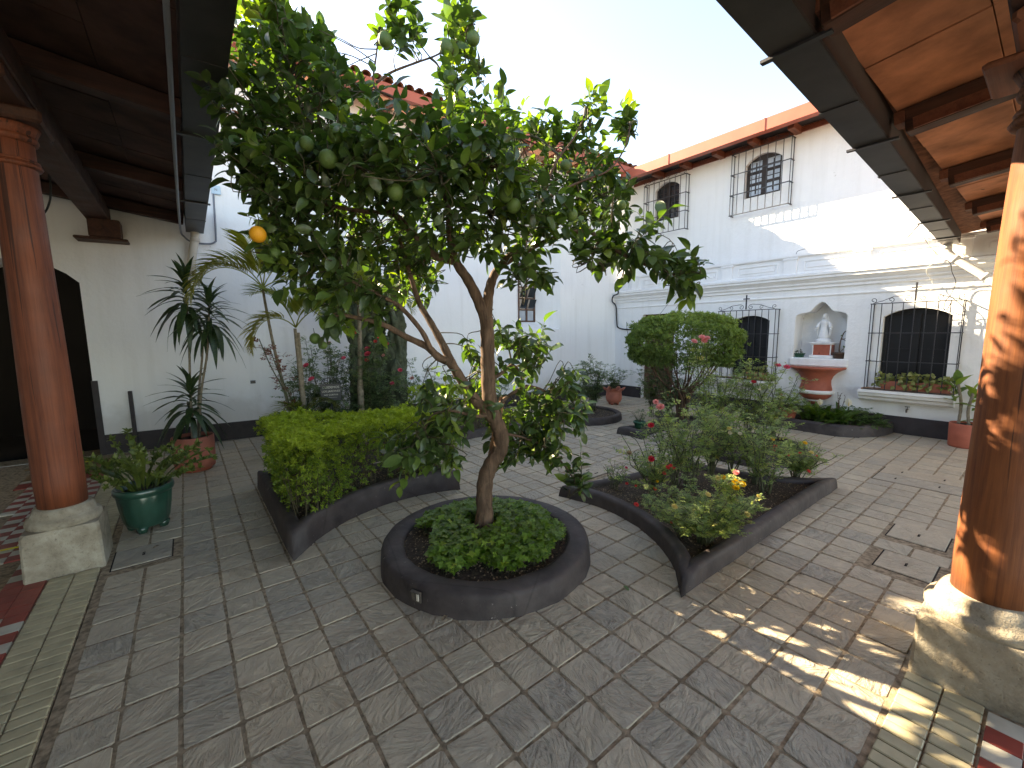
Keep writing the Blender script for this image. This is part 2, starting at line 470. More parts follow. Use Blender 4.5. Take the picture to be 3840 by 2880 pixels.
M['beam_y'] = wood('dark_beam_wood_lengthwise', (.028, .010, .006), (.105, .038, .020), .6, 0, 1, False, 1)
M['corbel'] = wood('red_brown_wood', (.12, .035, .018), (.27, .09, .045), .6, 0, 1, False, 0)
M['board'] = paint('terracotta_ceiling_board', (.52, .22, .125), .8, .38, .5, 4.5, .2)
M['board_shade'] = paint('shaded_ceiling_board', (.085, .045, .036), .8, .38, .5, 4.5, .2)  # copy of the ceiling board, darkened for the left arcade's shade
M['gutter'] = paint('grey_gutter_metal', (.055, .052, .052), .5, .25, .1, 5, .4, .3)
M['gutter_in'] = paint('brown_gutter_side', (.040, .026, .022), .6, .25, .1, 5)
M['iron'] = paint('black_iron', (.030, .029, .032), .45, .2, .15, 20, .5)
M['rust'] = paint('weathered_metal', (.09, .075, .06), .6, .4, .3, 30)
M['fascia'] = paint('red_painted_metal', (.42, .105, .062), .5, .12, .08, 3, .4)
M['clay'] = paint('clay_roof_tile', (.20, .085, .05), .85, .45, .4, 14, .2)
M['terracotta'] = paint('terracotta_paint', (.40, .105, .062), .6, .14, .2, 9, .35)
M['terracotta2'] = paint('pink_terracotta', (.42, .14, .095), .65, .12, .2, 9, .35)
M['green_glaze'] = paint('green_glaze', (.016, .062, .042), .28, .35, .1, 7, .5, 0, .4)
M['green_plastic'] = paint('green_plastic', (.02, .085, .05), .45, .15, 0, 9)
M['brown_pot'] = paint('brown_pot', (.085, .05, .034), .6, .2, .2, 15)
M['stone'] = base_stone()
M['cream_tile'] = paint('cream_cement_tile', (.43, .37, .235), .5, .2, .2, 9, .4)
M['red_tile'] = paint('red_cement_tile', (.27, .048, .034), .42, .25, .15, 9, .45)
M['pale_tile'] = paint('pale_cement_tile', (.47, .44, .36), .45, .18, .15, 9, .45)
M['ochre_tile'] = paint('ochre_cement_tile', (.20, .12, .055), .5, .3, .2, 9, .4)
M['cover'] = M['tile']
M['gap'] = paint('dark_gap', (.040, .034, .030), .9, .2, 0, 20, .1)
M['pvc'] = paint('white_plastic_pipe', (.72, .68, .63), .35, .06, 0, 5)
M['clay_pipe'] = paint('cream_pipe', (.55, .50, .42), .55, .12, .1, 5)
M['conduit'] = paint('grey_conduit', (.16, .175, .20), .4, .08, 0, 8)
M['box_blue'] = paint('pale_blue_plate', (.46, .62, .72), .5, .06, 0, 8)
M['cable'] = paint('black_cable', (.012, .012, .013), .55, .2, 0, 8)
M['cable_w'] = paint('pale_cable', (.55, .53, .47), .55, .1, 0, 8)
M['yellow'] = paint('yellow_tape', (.72, .60, .02), .5, .08, 0, 8)
M['glass'] = glass_mat('dark_window_glass')
M['glass_sky'] = glass_mat('sky_reflection_glass', (.30, .33, .36), .08)  # reflected sky brightness put into the pane colour
M['screen'] = paint('dark_insect_screen', (.013, .013, .014), .6, .15, 0, 4, .3)
M['frame'] = paint('dark_window_wood', (.028, .017, .013), .55, .3, .3, 9)
M['frame_brown'] = paint('brown_window_wood', (.075, .035, .022), .55, .3, .3, 9)
M['door'] = wood('brown_door_wood', (.06, .02, .012), (.16, .06, .035), .5, .1, 1, False)
M['dark'] = paint('interior_shade', (.006, .0055, .005), .9, .2, 0, 2, .1)  # near-black paint stands in for the shade behind openings
M['statue'] = paint('white_statue_paint', (.78, .78, .77), .5, .04, .1, 30)
M['bark'] = bark_mat('orange_bark', (.055, .034, .023), (.20, .125, .082))
M['twig'] = paint('twig', (.075, .062, .032), .7, .3, 0, 20)
M['cane'] = paint('rose_cane', (.075, .085, .040), .6, .35, 0, 20)
M['palm_trunk'] = paint('ringed_trunk', (.21, .175, .125), .8, .35, .4, 30)
M['stake'] = wood('stake_wood', (.20, .095, .045), (.42, .23, .12), .7, 0, 1, False)
M['orange_leaf'] = leaf_mat('orange_leaf', [(0, (.024, .050, .018)), (.35, (.040, .082, .026)), (.65, (.062, .118, .034)), (.82, (.10, .17, .04)), (.93, (.13, .20, .034)), (1, (.24, .30, .045))], .30, (2.2, 2.4, .7), .32)
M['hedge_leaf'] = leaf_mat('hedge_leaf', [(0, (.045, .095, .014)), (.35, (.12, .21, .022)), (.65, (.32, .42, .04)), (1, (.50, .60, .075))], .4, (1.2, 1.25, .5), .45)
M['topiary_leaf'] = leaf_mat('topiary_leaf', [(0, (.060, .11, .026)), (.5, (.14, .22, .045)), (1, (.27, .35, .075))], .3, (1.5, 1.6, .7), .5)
M['rose_leaf'] = leaf_mat('rose_leaf', [(0, (.10, .17, .070)), (.45, (.20, .28, .10)), (.75, (.33, .38, .13)), (.92, (.43, .43, .15)), (1, (.40, .23, .07))], .36, (1.8, 1.9, .9), .5)
M['rose_dark'] = leaf_mat('dark_rose_leaf', [(0, (.055, .105, .055)), (.6, (.11, .17, .078)), (1, (.20, .26, .10))], .28, (1.7, 1.9, .9), .5)
M['red_leaf'] = leaf_mat('red_young_leaf', [(0, (.12, .02, .018)), (1, (.24, .05, .03))], .3, (2., 1.2, .8), .45)
M['cover_leaf'] = leaf_mat('cover_leaf', [(0, (.060, .13, .018)), (.5, (.12, .24, .026)), (.85, (.22, .34, .04)), (1, (.35, .43, .05))], .32, (1.7, 1.9, .7), .42)
M['drac_leaf'] = leaf_mat('dracaena_leaf', [(0, (.014, .036, .018)), (.7, (.024, .058, .028)), (.93, (.045, .085, .03)), (1, (.16, .15, .03))], .2, (2, 2.2, 1), .36)
M['fern_leaf'] = leaf_mat('fern_leaf', [(0, (.050, .085, .018)), (.6, (.090, .13, .028)), (1, (.19, .22, .06))], .28, (1.8, 1.9, .8), .42)
M['palm_leaf'] = leaf_mat('palm_leaf', [(0, (.10, .14, .025)), (.5, (.20, .23, .035)), (1, (.36, .32, .06))], .35, (1.7, 1.7, .7), .42)
M['lily_leaf'] = leaf_mat('lily_leaf', [(0, (.030, .075, .014)), (.6, (.060, .130, .020)), (1, (.14, .21, .035))], .3, (1.7, 1.9, .7), .35)
M['dief_leaf'] = leaf_mat('dumbcane_leaf', [(0, (.060, .13, .022)), (.5, (.12, .21, .035)), (1, (.24, .30, .07))], .35, (1.6, 1.7, .7), .38)
M['pothos'] = leaf_mat('variegated_leaf', [(0, (.075, .11, .025)), (.5, (.20, .22, .055)), (1, (.40, .38, .13))], .3, (1.5, 1.5, .8), .4)
M['cactus'] = paint('cactus_skin', (.062, .075, .045), .75, .5, .8, 16, .25)
def petal(name, col, deep):
    m, t, b, o = new_mat(name); a = tint_out(t)
    c = ramp(t, a, [(0, deep), (1, col)]); t.links.new(c, b.inputs['Base Color']); b.inputs['Roughness'].default_value = .55
    tr = nd(t, 'BsdfTranslucent'); mx = nd(t, 'MixShader'); mx.inputs[0].default_value = .3
    t.links.new(c, tr.inputs['Color']); t.links.new(b.outputs[0], mx.inputs[1]); t.links.new(tr.outputs[0], mx.inputs[2]); t.links.new(mx.outputs[0], o.inputs['Surface'])
    return m
M['pink'] = petal('pink_petal', (.80, .13, .20), (.62, .06, .11))
M['palepink'] = petal('pale_pink_petal', (.85, .40, .38), (.75, .25, .24))
M['crimson'] = petal('crimson_petal', (.72, .04, .08), (.5, .015, .035))
M['coral'] = petal('coral_petal', (.82, .10, .09), (.65, .05, .05))
M['yellow_p'] = petal('yellow_petal', (.85, .60, .05), (.8, .45, .02))
M['cream_p'] = petal('cream_petal', (.80, .70, .32), (.72, .55, .18))
M['white_p'] = petal('white_petal', (.82, .76, .62), (.75, .66, .48))
M['dry_p'] = petal('dry_petal', (.45, .33, .18), (.32, .22, .12))
def fruit(name, c0, c1):
    m, t, b, o = new_mat(name); co = obj_co(t)
    t.links.new(ramp(t, noise(t, co, 9, 3), [(.3, c0), (.7, c1)]), b.inputs['Base Color']); b.inputs['Roughness'].default_value = .55
    bump(t, b, noise(t, co, 160, 2), .25, .003); return m
M['green_fruit'] = fruit('green_orange_skin', (.060, .115, .022), (.105, .17, .036))
M['ripe_fruit'] = fruit('ripe_orange_skin', (.80, .30, .015), (.88, .42, .03))
# ------------------------------------------------------------------ plan of the garden
C0 = (1.61, 2.41); C1 = (5.70, 2.38); C2 = (5.70, 5.28); C3 = (1.62, 5.72)
def arc(c, p, q, n=14, ccw=True):
    a0 = math.atan2(p[1]-c[1], p[0]-c[0]); a1 = math.atan2(q[1]-c[1], q[0]-c[0])
    if ccw and a1 < a0: a1 += 2*PI
    if not ccw and a1 > a0: a1 -= 2*PI
    r0 = math.dist(p, c); r1 = math.dist(q, c)
    return [(c[0] + (r0 + (r1-r0)*k/n) * math.cos(a0 + (a1-a0)*k/n), c[1] + (r0 + (r1-r0)*k/n) * math.sin(a0 + (a1-a0)*k/n)) for k in range(n+1)]
def bow(p, q, s, n=8):
    p = np.array(p); q = np.array(q); d = q - p; nn = np.array([-d[1], d[0]])
    return [tuple(p + d*t + nn * s * math.sin(PI*t)) for t in [k/n for k in range(1, n)]]
SOUTH = [(2.23, 1.25)] + bow((2.23, 1.25), (5.02, 1.24), 0, 12) + arc(C1, (5.02, 1.24), (4.45, 2.60), 12, False) + bow((4.45, 2.60), (2.75, 2.82), .06) + arc(C0, (2.75, 2.82), (2.23, 1.25), 14, False)[:-1]
WEST = bow((.48, 4.95), (.48, 3.16), 0, 8) + arc(C0, (.48, 3.16), (2.08, 3.61), 14, False) + bow((2.08, 3.61), (2.08, 4.50), .05) + arc(C3, (2.08, 4.50), (.48, 4.95), 12, False)
EAST = arc(C1, (5.18, 3.62), (6.83, 3.15), 12, False) + bow((6.83, 3.15), (6.83, 4.50), 0) + arc(C2, (6.83, 4.50), (5.18, 4.06), 12, False) + bow((5.18, 4.06), (5.18, 3.62), .05)
NORTH = arc(C3, (2.80, 5.22), (2.25, 6.85), 12, False)[::1] 
NORTH = [(2.80, 5.25)] + bow((2.80, 5.25), (4.50, 5.10), .05) + arc(C2, (4.50, 5.10), (5.05, 6.55), 12, False) + bow((5.05, 6.55), (2.25, 6.80), 0) + arc(C3, (2.25, 6.80), (2.80, 5.25), 12, False)[:-1]
WALLBED = [(8.43, 1.44)] + [(8.43 - .93*math.sin(t*PI/2), 1.44 + .55*(1-math.cos(t*PI/2))) for t in [k/9 for k in range(1, 10)]] + bow((7.50, 1.99), (7.55, 3.30), 0) + [(7.6, 3.3), (8.43, 3.35)]
WALLBED = WALLBED[::-1]
def circ(c, r, n=40): return [(c[0] + r*math.cos(2*PI*k/n), c[1] + r*math.sin(2*PI*k/n)) for k in range(n)]
def inside(p, poly):
    x, y = p; r = False; n = len(poly)
    for i in range(n):
        x0, y0 = poly[i]; x1, y1 = poly[(i+1) % n]
        if (y0 > y) != (y1 > y) and x < (x1-x0)*(y-y0)/(y1-y0) + x0: r = not r
    return r
BEDS = [SOUTH, WEST, EAST, NORTH, WALLBED, circ(C0, .72), circ(C1, .67), circ(C2, .69), circ(C3, .69)]
# church wall frame: u along the wall, off away from the courtyard
BA = np.array([0.24, 7.59, 0.0]); BD = np.array([0.99478144, -0.10202887, 0]); BN = np.array([0.10202887, 0.99478144, 0])
def fB(u, z, off=0.0): return BA + BD*u + BN*off + np.array([0, 0, z])
def wall_y(x): return 7.59 - .10256*(x - .24)
RX = 8.43; UX = 8.60

# ------------------------------------------------------------------ ground and paving
g = MB().add([(-600, -600, -.06), (600, -600, -.06), (600, 600, -.06), (-600, 600, -.06)], [(0, 1, 2, 3)]).build('ground', M['bounce_ground']); tag(g, kind='structure')
floor = structure('courtyard_floor')
MB().slab(-.58, 8.75, .295, 8.2, -.05, -.0045).build('mortar_bed', M['mortar'], floor)
COVERS = [(3.55, 3.86, .355, .64), (4.15, 4.49, .365, .69), (5.68, 6.28, .44, 1.10), (-.53, -.20, 3.79, 4.11), (3.33, 3.72, 2.98, 3.24)]
def tile_mesh(name, hx, hy, seed):
    r = random.Random(seed); c = .009; ch = .012
    o = [(-hx + c, -hy), (hx - c, -hy), (hx, -hy + c), (hx, hy - c), (hx - c, hy), (-hx + c, hy), (-hx, hy - c), (-hx, -hy + c)]
    j = lambda s: r.uniform(-s, s)
    o = [(x + j(.0025), y + j(.0025)) for x, y in o]
    v = [(x, y, -.03) for x, y in o] + [(x, y, -.0022 + j(.001)) for x, y in o] + [(x*.978, y*.978, j(.0014)) for x, y in o] + [(x*.45, y*.45, j(.0018)) for x, y in o[::2]] + [(0, 0, j(.0018))]
    f = []
    for k in range(2):
        for i in range(8): f.append((k*8+i, k*8+(i+1) % 8, k*8+8+(i+1) % 8, k*8+8+i))
    for i in range(4):
        f += [(16+2*i, 16+2*i+1, 24+i), (16+2*i+1, 16+(2*i+2) % 8, 24+(i+1) % 4, 24+i), (24+i, 24+(i+1) % 4, 28)]
    me = bpy.data.meshes.new(name); me.from_pydata(v, [], f); me.materials.append(M['tile'])
    me.polygons.foreach_set('use_smooth', [False]*len(f)); return me
TM = [tile_mesh('paving_tile', .0925, .0925, 50 + k) for k in range(10)]
cells = []
for i in range(-5, 41):
    for k in range(-5, 34):
        cx = .457 + .2*i + .1; cy = 1.3127 + .2*k + .1
        if cx > 8.40 or cy > wall_y(cx) - .06: continue
        cs = [(cx + a, cy + b) for a in (-.085, 0, .085) for b in (-.085, 0, .085)]
        if any(all(inside(q, B) for q in cs) for B in BEDS): continue
        if any(a - .03 < cx < b + .03 and c - .03 < cy < d + .03 for a, b, c, d in COVERS): continue
        vx = np.array([cx, cy, -HC]); dz = vx @ FW
        if dz < .3: continue
        px, py = 1920 + FOC*(vx @ RT)/dz, 1440 - FOC*(vx @ UP)/dz
        if not (-300 < px < 4140 and py < 3200): continue
        cells.append((dz, cx, cy))
cells.sort()
fv = []; ff = []; fa = []
for n, (dz, cx, cy) in enumerate(cells):
    me = TM[rnd.randrange(10)]
    rot = rnd.choice((0, PI/2, PI, 1.5*PI)) + rnd.uniform(-.012, .012); zz = rnd.uniform(-.002, .002)
    tx, ty = rnd.uniform(-.006, .006), rnd.uniform(-.006, .006)
    if n < 300:
        o = bpy.data.objects.new('paving_tile', me); COL.objects.link(o); o.parent = floor
        o.location = (cx, cy, zz); o.rotation_euler = (tx, ty, rot)
    else:
        cr, sr = math.cos(rot), math.sin(rot); b = len(fv); vr = rnd.random()
        for v in me.vertices:
            x, y, z = v.co; fv.append((cx + x*cr - y*sr, cy + x*sr + y*cr, zz + z)); fa.append(vr)
        for p in me.polygons:
            q = list(p.vertices)
            for t in range(1, len(q)-1): ff.append((b + q[0], b + q[t], b + q[t+1]))
tri_mesh('paving_tiles', fv, ff, M['tile'], floor, fa, False, 'stuff')

# manhole covers
COVER_TXT = ['stone-textured concrete access cover with one slot, nearest the orange column', 'stone-textured concrete access cover with one slot, second from the orange column',
             'wide double concrete access cover with four slots in the right-hand paving', 'stone-textured concrete access cover beside the green ribbed pot', 'pale concrete access cover with two holes in the middle of the garden']
for k, (x0, x1, y0, y1) in enumerate(COVERS):
    t = thing('access_cover', COVER_TXT[k], 'manhole cover', ((x0+x1)/2, (y0+y1)/2, 0), 'access covers set in the paving')
    MB().slab(x0 - .005, x1 + .005, y0 - .005, y1 + .005, -.03, -.004).build('frame', M['gap'], t)
    mid = [(x0, x1)] if k != 2 else [(x0, (x0+x1)/2 - .006), ((x0+x1)/2 + .006, x1)]
    for a, b in mid:
        s = MB().slab(a + .004, b - .004, y0 + .004, y1 - .004, -.02, .0025, bev=.004).build('slab', M['tile'], t)
        slots = [((a+b)/2, (y0+y1)/2)] if k not in (2, 4) else [((a+b)/2, y0 + (y1-y0)*.25), ((a+b)/2, y0 + (y1-y0)*.75)]
        for sx, sy in slots:
            lx, ly = (.05, .013) if k != 3 else (.016, .05)
            MB().slab(sx - lx/2, sx + lx/2, sy - ly/2, sy + ly/2, .002, .005, bev=.001).build('slot', M['gap'], s)
            MB().bar((sx - lx*.42, sy - ly*.42, .007), (sx + lx*.42, sy + ly*.42, .007) if k == 3 else (sx + lx*.42, sy - ly*.3, .007), .004).build('handle', M['rust'], s)

# arcade floors
def strip_and_checker(name, left):
    fl = structure(name)
    if left: MB().slab(-3.4, -.585, -3.4, 8.15, -.05, -.004).build('screed', M['mortar'], fl)
    else: MB().slab(-.585, 8.75, -3.4, .29, -.05, -.004).build('screed', M['mortar'], fl)
    rib = MB().box((0, 0, -.008), (.118, .059, .03), bev=.004); cell = MB().box((0, 0, -.008), (.098, .098, .03), bev=.0015)
    rm = rib.build('border_tile', M['cream_tile'], None); rmesh = rm.data; bpy.data.objects.remove(rm)
    ms = {}
    for c in ('red_tile', 'pale_tile', 'ochre_tile'):
        q = cell.build('floor_tile', M[c], None); ms[c] = q.data; bpy.data.objects.remove(q)
    rm2 = rmesh.copy(); rm2.materials.clear(); rm2.materials.append(M['ochre_tile'])
    def put(me, nm, x, y, r=0):
        o = bpy.data.objects.new(nm, me); COL.objects.link(o); o.parent = fl
        o.location = (x, y, rnd.uniform(-.0008, .0008)); o.rotation_euler = (0, 0, r)
    n = 0
    if left:
        for k in range(84):
            y = 1.95 + .066*k
            if y > 7.45: break
            for j in (0, 1):
                x = -.648 - .124*j
                if 3.9 < y < 4.3 and x < -.56: continue
                put(rmesh, 'border_tile', x, y)
        for i in range(9):
            for k in range(46):
                x = -.84 - .05 - .1*i; y = 2.95 + .1*k
                if 3.95 < y < 4.25 and x > -.93: continue
                if y < 3.25 and i > 2: continue
                if y > 7.5: continue
                if x < -1.25 - .115*(y - 4.4) and y > 4.4 or (x < -1.05 and y < 4.4): continue
                red = (3.48 < y < 3.9) or 6.55 < y < 6.75
                c = 'red_tile' if red or (i + k) % 2 else 'pale_tile'
                if y > 6.75: c = 'ochre_tile'
                put(ms[c], 'floor_tile', x, y); n += 1
    else:
        for k in range(100):
            x = 1.70 + .066*k
            if x > 8.35: break
            for j in (0, 1):
                if 2.5 < x < 2.98: continue
                if x > 3.0 and k % 1: continue
                put(rmesh, 'border_tile', x, .238 - .124*j, PI/2)
        for i in range(8):
            for k in range(5):
                x = 1.85 + .1*i; y = .045 - .05 - .1*k
                if x > 2.5: continue
                put(ms['red_tile' if (i + k) % 2 else 'pale_tile'], 'floor_tile', x, y)
    return fl
strip_and_checker('arcade_floor_left', True)
strip_and_checker('arcade_floor_right', False)
for k, (a, b, tx) in enumerate((((-1.5, 4.66), (-1.0, 4.665), 'yellow floor tape behind the stone base of the dark column'), ((-1.5, 7.41), (-.96, 7.38), 'short yellow floor tape by the dark doorway'))):
    tag(MB().bar((a[0], a[1], .010), (b[0], b[1], .010), .022, .003, bev=.001).build('floor_tape', M['yellow']), tx, 'tape', 'yellow tapes on the arcade floor')

# ------------------------------------------------------------------ wall helper
def wall_holes(name, outer, holes, fn, mat, parent, thick=.02):
    loops = [outer] + [h for h, d in holes]
    flat = [p for l in loops for p in l]
    tri = tessellate_polygon([[Vector((u, v, 0)) for u, v in l] for l in loops])
    mb = MB()
    P = [fn(u, v, 0) for u, v in flat]
    fs = []
    n0 = norm(np.asarray(fn(0, 0, -1)) - np.asarray(fn(0, 0, 0)))
    for a, b, c in tri:
        nn = np.cross(P[b]-P[a], P[c]-P[a])
        fs.append((a, b, c) if nn @ n0 > 0 else (a, c, b))
    mb.add(P, fs)
    for h, d in holes:
        if d <= 0: continue
        n = len(h); vs = [fn(u, v, 0) for u, v in h] + [fn(u, v, d) for u, v in h]
        mb.add(vs, [(i, (i+1) % n, n + (i+1) % n, n + i) for i in range(n) if h[i][1] > .01 or h[(i+1) % n][1] > .01])
    return mb.build(name, mat, parent)
def arched(y0, y1, z0, zs, za, n=10):
    """opening with a segmental head"""
    pts = [(y0, z0), (y1, z0), (y1, zs)]
    for k in range(1, n): 
        t = k/n; pts.append((y1 + (y0-y1)*t, zs + (za-zs)*math.sin(PI*t)**.75))
    return pts + [(y0, zs)]
fR = lambda u, v, d: np.array([RX + d, u, v])
fU = lambda u, v, d: np.array([UX + d, u, v])

# ------------------------------------------------------------------ two-storey house on the right
house = thing('convent_house', 'white two-storey house with panelled parapet, barred windows and a statue niche', 'building', (8.43, 3.4, 0))
W1 = arched(3.26, 3.92, .69, 1.74, 1.84); W2 = arched(.94, 1.68, .69, 1.75, 1.87)
NICHE = [(2.12, 1.09), (2.85, 1.09), (2.85, 1.80), (2.82, 1.83), (2.76, 1.85), (2.66, 1.865), (2.62, 1.90), (2.565, 1.97), (2.51, 2.015), (2.475, 2.03), (2.44, 2.015), (2.395, 1.97), (2.345, 1.90), (2.31, 1.865), (2.22, 1.855), (2.15, 1.83), (2.12, 1.79)]
DOOR = [(5.15, .0), (5.96, .0), (5.96, 1.95), (5.15, 1.95)]
wall_holes('wall', [(-3.4, -.1), (6.86, -.1), (6.86, 2.56), (-3.4, 2.56)], [(W1, .17), (W2, .17), (NICHE, .36), (DOOR, .18)], fR, M['wall'], house)
nb = MB().slab(RX + .36, RX + .39, 2.0, 2.95, 1.0, 2.1).build('niche_back', M['trim'], house)
wall_holes('upper_wall', [(-3.4, 2.6), (6.80, 2.6), (6.80, 5.22), (-3.4, 5.22)], [(arched(3.29, 3.91, 4.03, 4.62, 4.76), .13), (arched(5.25, 5.84, 4.0, 4.66, 4.79), .13)], fU, M['wall'], house)
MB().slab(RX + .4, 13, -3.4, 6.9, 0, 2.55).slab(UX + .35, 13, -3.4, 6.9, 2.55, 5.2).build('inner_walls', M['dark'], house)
sk = MB()
for a, b in ((-3.4, 5.15), (5.96, 6.86)): sk.slab(RX - .014, RX + .01, a, b, 0, .262, bev=.004)
sk.build('skirting', M['skirt'], house)
prof = [(-.02, 2.25), (.030, 2.26), (.030, 2.295), (.055, 2.325), (.055, 2.35), (.095, 2.40), (.115, 2.41), (.115, 2.445), (.135, 2.46), (.135, 2.495), (.02, 2.525), (-.02, 2.525)]
MB().sweep(prof, [(RX, 6.80), (RX, -3.4)], side=-1).build('cornice', M['trim'], house)
MB().sweep([(-.01, 2.115), (.012, 2.12), (.018, 2.135), (.012, 2.15), (-.01, 2.155)], [(RX, 6.72), (RX, -3.4)], side=-1).build('string_moulding', M['trim'], house)
MB().slab(RX + .012, UX + .05, -3.4, 6.70, 2.50, 2.80).build('parapet', M['trim'], house)
MB().sweep([(-.1, 2.795), (.008, 2.797), (.028, 2.815), (.028, 2.838), (-.1, 2.845)], [(RX, 6.70), (RX, -3.4)], side=-1).build('parapet_cap', M['trim'], house)
pil = [6.52, 5.14 + 1.03, 5.14, 4.07, 2.985, 1.995, .93, -.13]
for y in pil[1:]:
    p = MB().slab(RX - .022, RX + .03, y - .10, y + .10, 2.515, 2.775, bev=.003).slab(RX - .034, RX + .03, y - .115, y + .115, 2.765, 2.80, bev=.003).build('parapet_pier', M['trim'], house)
for a, b in list(zip(pil[:-1], pil[1:])):
    y1, y0 = a - .20, b + .20
    if y1 - y0 < .2: y1, y0 = a - .1, b + .16
    z0, z1 = 2.565, 2.735
    fr = MB()
    for q in ((y0, y1, z0, z0 + .014), (y0, y1, z1 - .014, z1), (y0, y0 + .014, z0 + .014, z1 - .014), (y1 - .014, y1, z0 + .014, z1 - .014)): fr.slab(RX - .004, RX + .02, *q)
    f = fr.build('parapet_panel', M['trim'], house)
    MB().slab(RX - .002, RX + .02, y0 + .05, y1 - .05, z0 + .045, z1 - .045, bev=.006).build('raised_field', M['trim'], f)
# fascia, eaves, corbels, roof
fa_ = MB().slab(7.955, 7.968, -3.4, 6.30, 4.885, 5.075).slab(7.968, 8.09, -3.4, 6.30, 4.885, 4.90).slab(8.09, 8.10, -3.4, 6.30, 4.885, 5.05).build('eaves_gutter', M['fascia'], house)
for y in (1.55, 3.35, 5.13): MB().slab(7.945, 8.0, y - .012, y + .012, 4.875, 5.08).build('gutter_joint', M['fascia'], fa_)
MB().add([(8.02, -3.4, 5.05), (8.02, 6.35, 5.05), (13, 9, 6.9), (13, -3.4, 6.9), (8.02, -3.4, 5.01), (8.02, 6.35, 5.01), (13, 9, 6.84), (13, -3.4, 6.84)], [(0, 3, 2, 1), (4, 5, 6, 7), (0, 1, 5, 4)]).build('roof', M['clay'], house)
MB().slab(8.10, UX, -3.4, 6.5, 5.0, 5.02).build('soffit', M['gutter'], house)
for y in (5.66, 5.02, 4.35, 3.70, 3.06, 2.42, 1.77, 1.12, .5):
    MB().box((UX - .17, y, 4.945), (.36, .10, .115), bev=.006).build('corbel', M['corbel'], house)
MB().slab(UX - .03, UX + .01, -3.4, 6.4, 4.90, 4.985).build('wall_plate', M['corbel'], house)
# windows
def house_window(y0, y1, z0, z1, x, upper):
    w = MB(); e = .045
    w.slab(x, x + .05, y0, y0 + e, z0, z1).slab(x, x + .05, y1 - e, y1, z0, z1).slab(x, x + .05, y0 + e, y1 - e, z0, z0 + e).slab(x, x + .05, y0 + e, y1 - e, z1 - .10, z1)
    w.slab(x - .01, x + .055, (y0+y1)/2 - .04, (y0+y1)/2 + .04, z0 + e, z1 - .10)
    win = w.build('window', M['frame'] if upper else M['screen'], house)
    for s in (0, 1):
        a = y0 + e + .002 if s == 0 else (y0+y1)/2 + .042; b = (y0+y1)/2 - .042 if s == 0 else y1 - e - .002
        rows = 3 if upper else 2; zz = [z0 + e + (z1 - .10 - z0 - e)*k/rows for k in range(rows + 1)]
        for k in range(rows):
            MB().slab(x + .02, x + .028, a, b, zz[k] + .002, zz[k+1] - .002).build('pane', M['glass_sky'] if upper and y0 < 4.5 else M['glass'] if upper else M['screen'], win)
            if k: MB().slab(x + .004, x + .05, a, b, zz[k] - (.025 if upper else .012), zz[k] + (.025 if upper else .012)).build('rail', M['frame'] if upper else M['screen'], win)
            if upper:
                MB().slab(x + .008, x + .03, (a+b)/2 - .008, (a+b)/2 + .008, zz[k] + .03, zz[k+1] - .03).build('glazing_bar', M['frame'], win)
                MB().slab(x + .010, x + .029, a, b, zz[k] + (zz[k+1]-zz[k])*.45, zz[k] + (zz[k+1]-zz[k])*.45 + .012).build('glazing_bar', M['frame'], win)
house_window(3.27, 3.91, .69, 1.86, RX + .10, False)
house_window(.95, 1.67, .69, 1.89, RX + .10, False)
house_window(3.30, 3.90, 4.03, 4.78, UX + .07, True)
house_window(5.26, 5.83, 4.00, 4.81, UX + .07, True)
d = MB().slab(RX + .12, RX + .17, 5.15, 5.96, .02, 1.95).build('door', M['door'], house)
for z0, z1 in ((.15, .85), (.98, 1.8)):
    for y0, y1 in ((5.22, 5.53), (5.58, 5.89)): MB().slab(RX + .105, RX + .125, y0, y1, z0, z1, bev=.008).build('door_panel', M['door'], d)
MB().lathe([(.0, 0), (.022, .005), (.022, .03), (.0, .04)], (RX + .10, 5.24, .92), 10).build('door_knob', M['iron'], d)
# sills
sprof = [(-.01, .47), (.10, .475), (.135, .50), (.15, .535), (.19, .56), (.205, .60), (.225, .61), (.225, .650), (-.01, .655)]
for y0, y1 in ((3.16, 4.16), (.82, 1.86)):
    s = MB().sweep(sprof, [(RX, y1), (RX, y0)], side=-1).build('window_sill', M['trim'], house)
    MB().slab(RX - .19, RX - .02, y0 + .03, y1 - .03, .652, .672, bev=.004).build('sill_board', M['stake'], s)

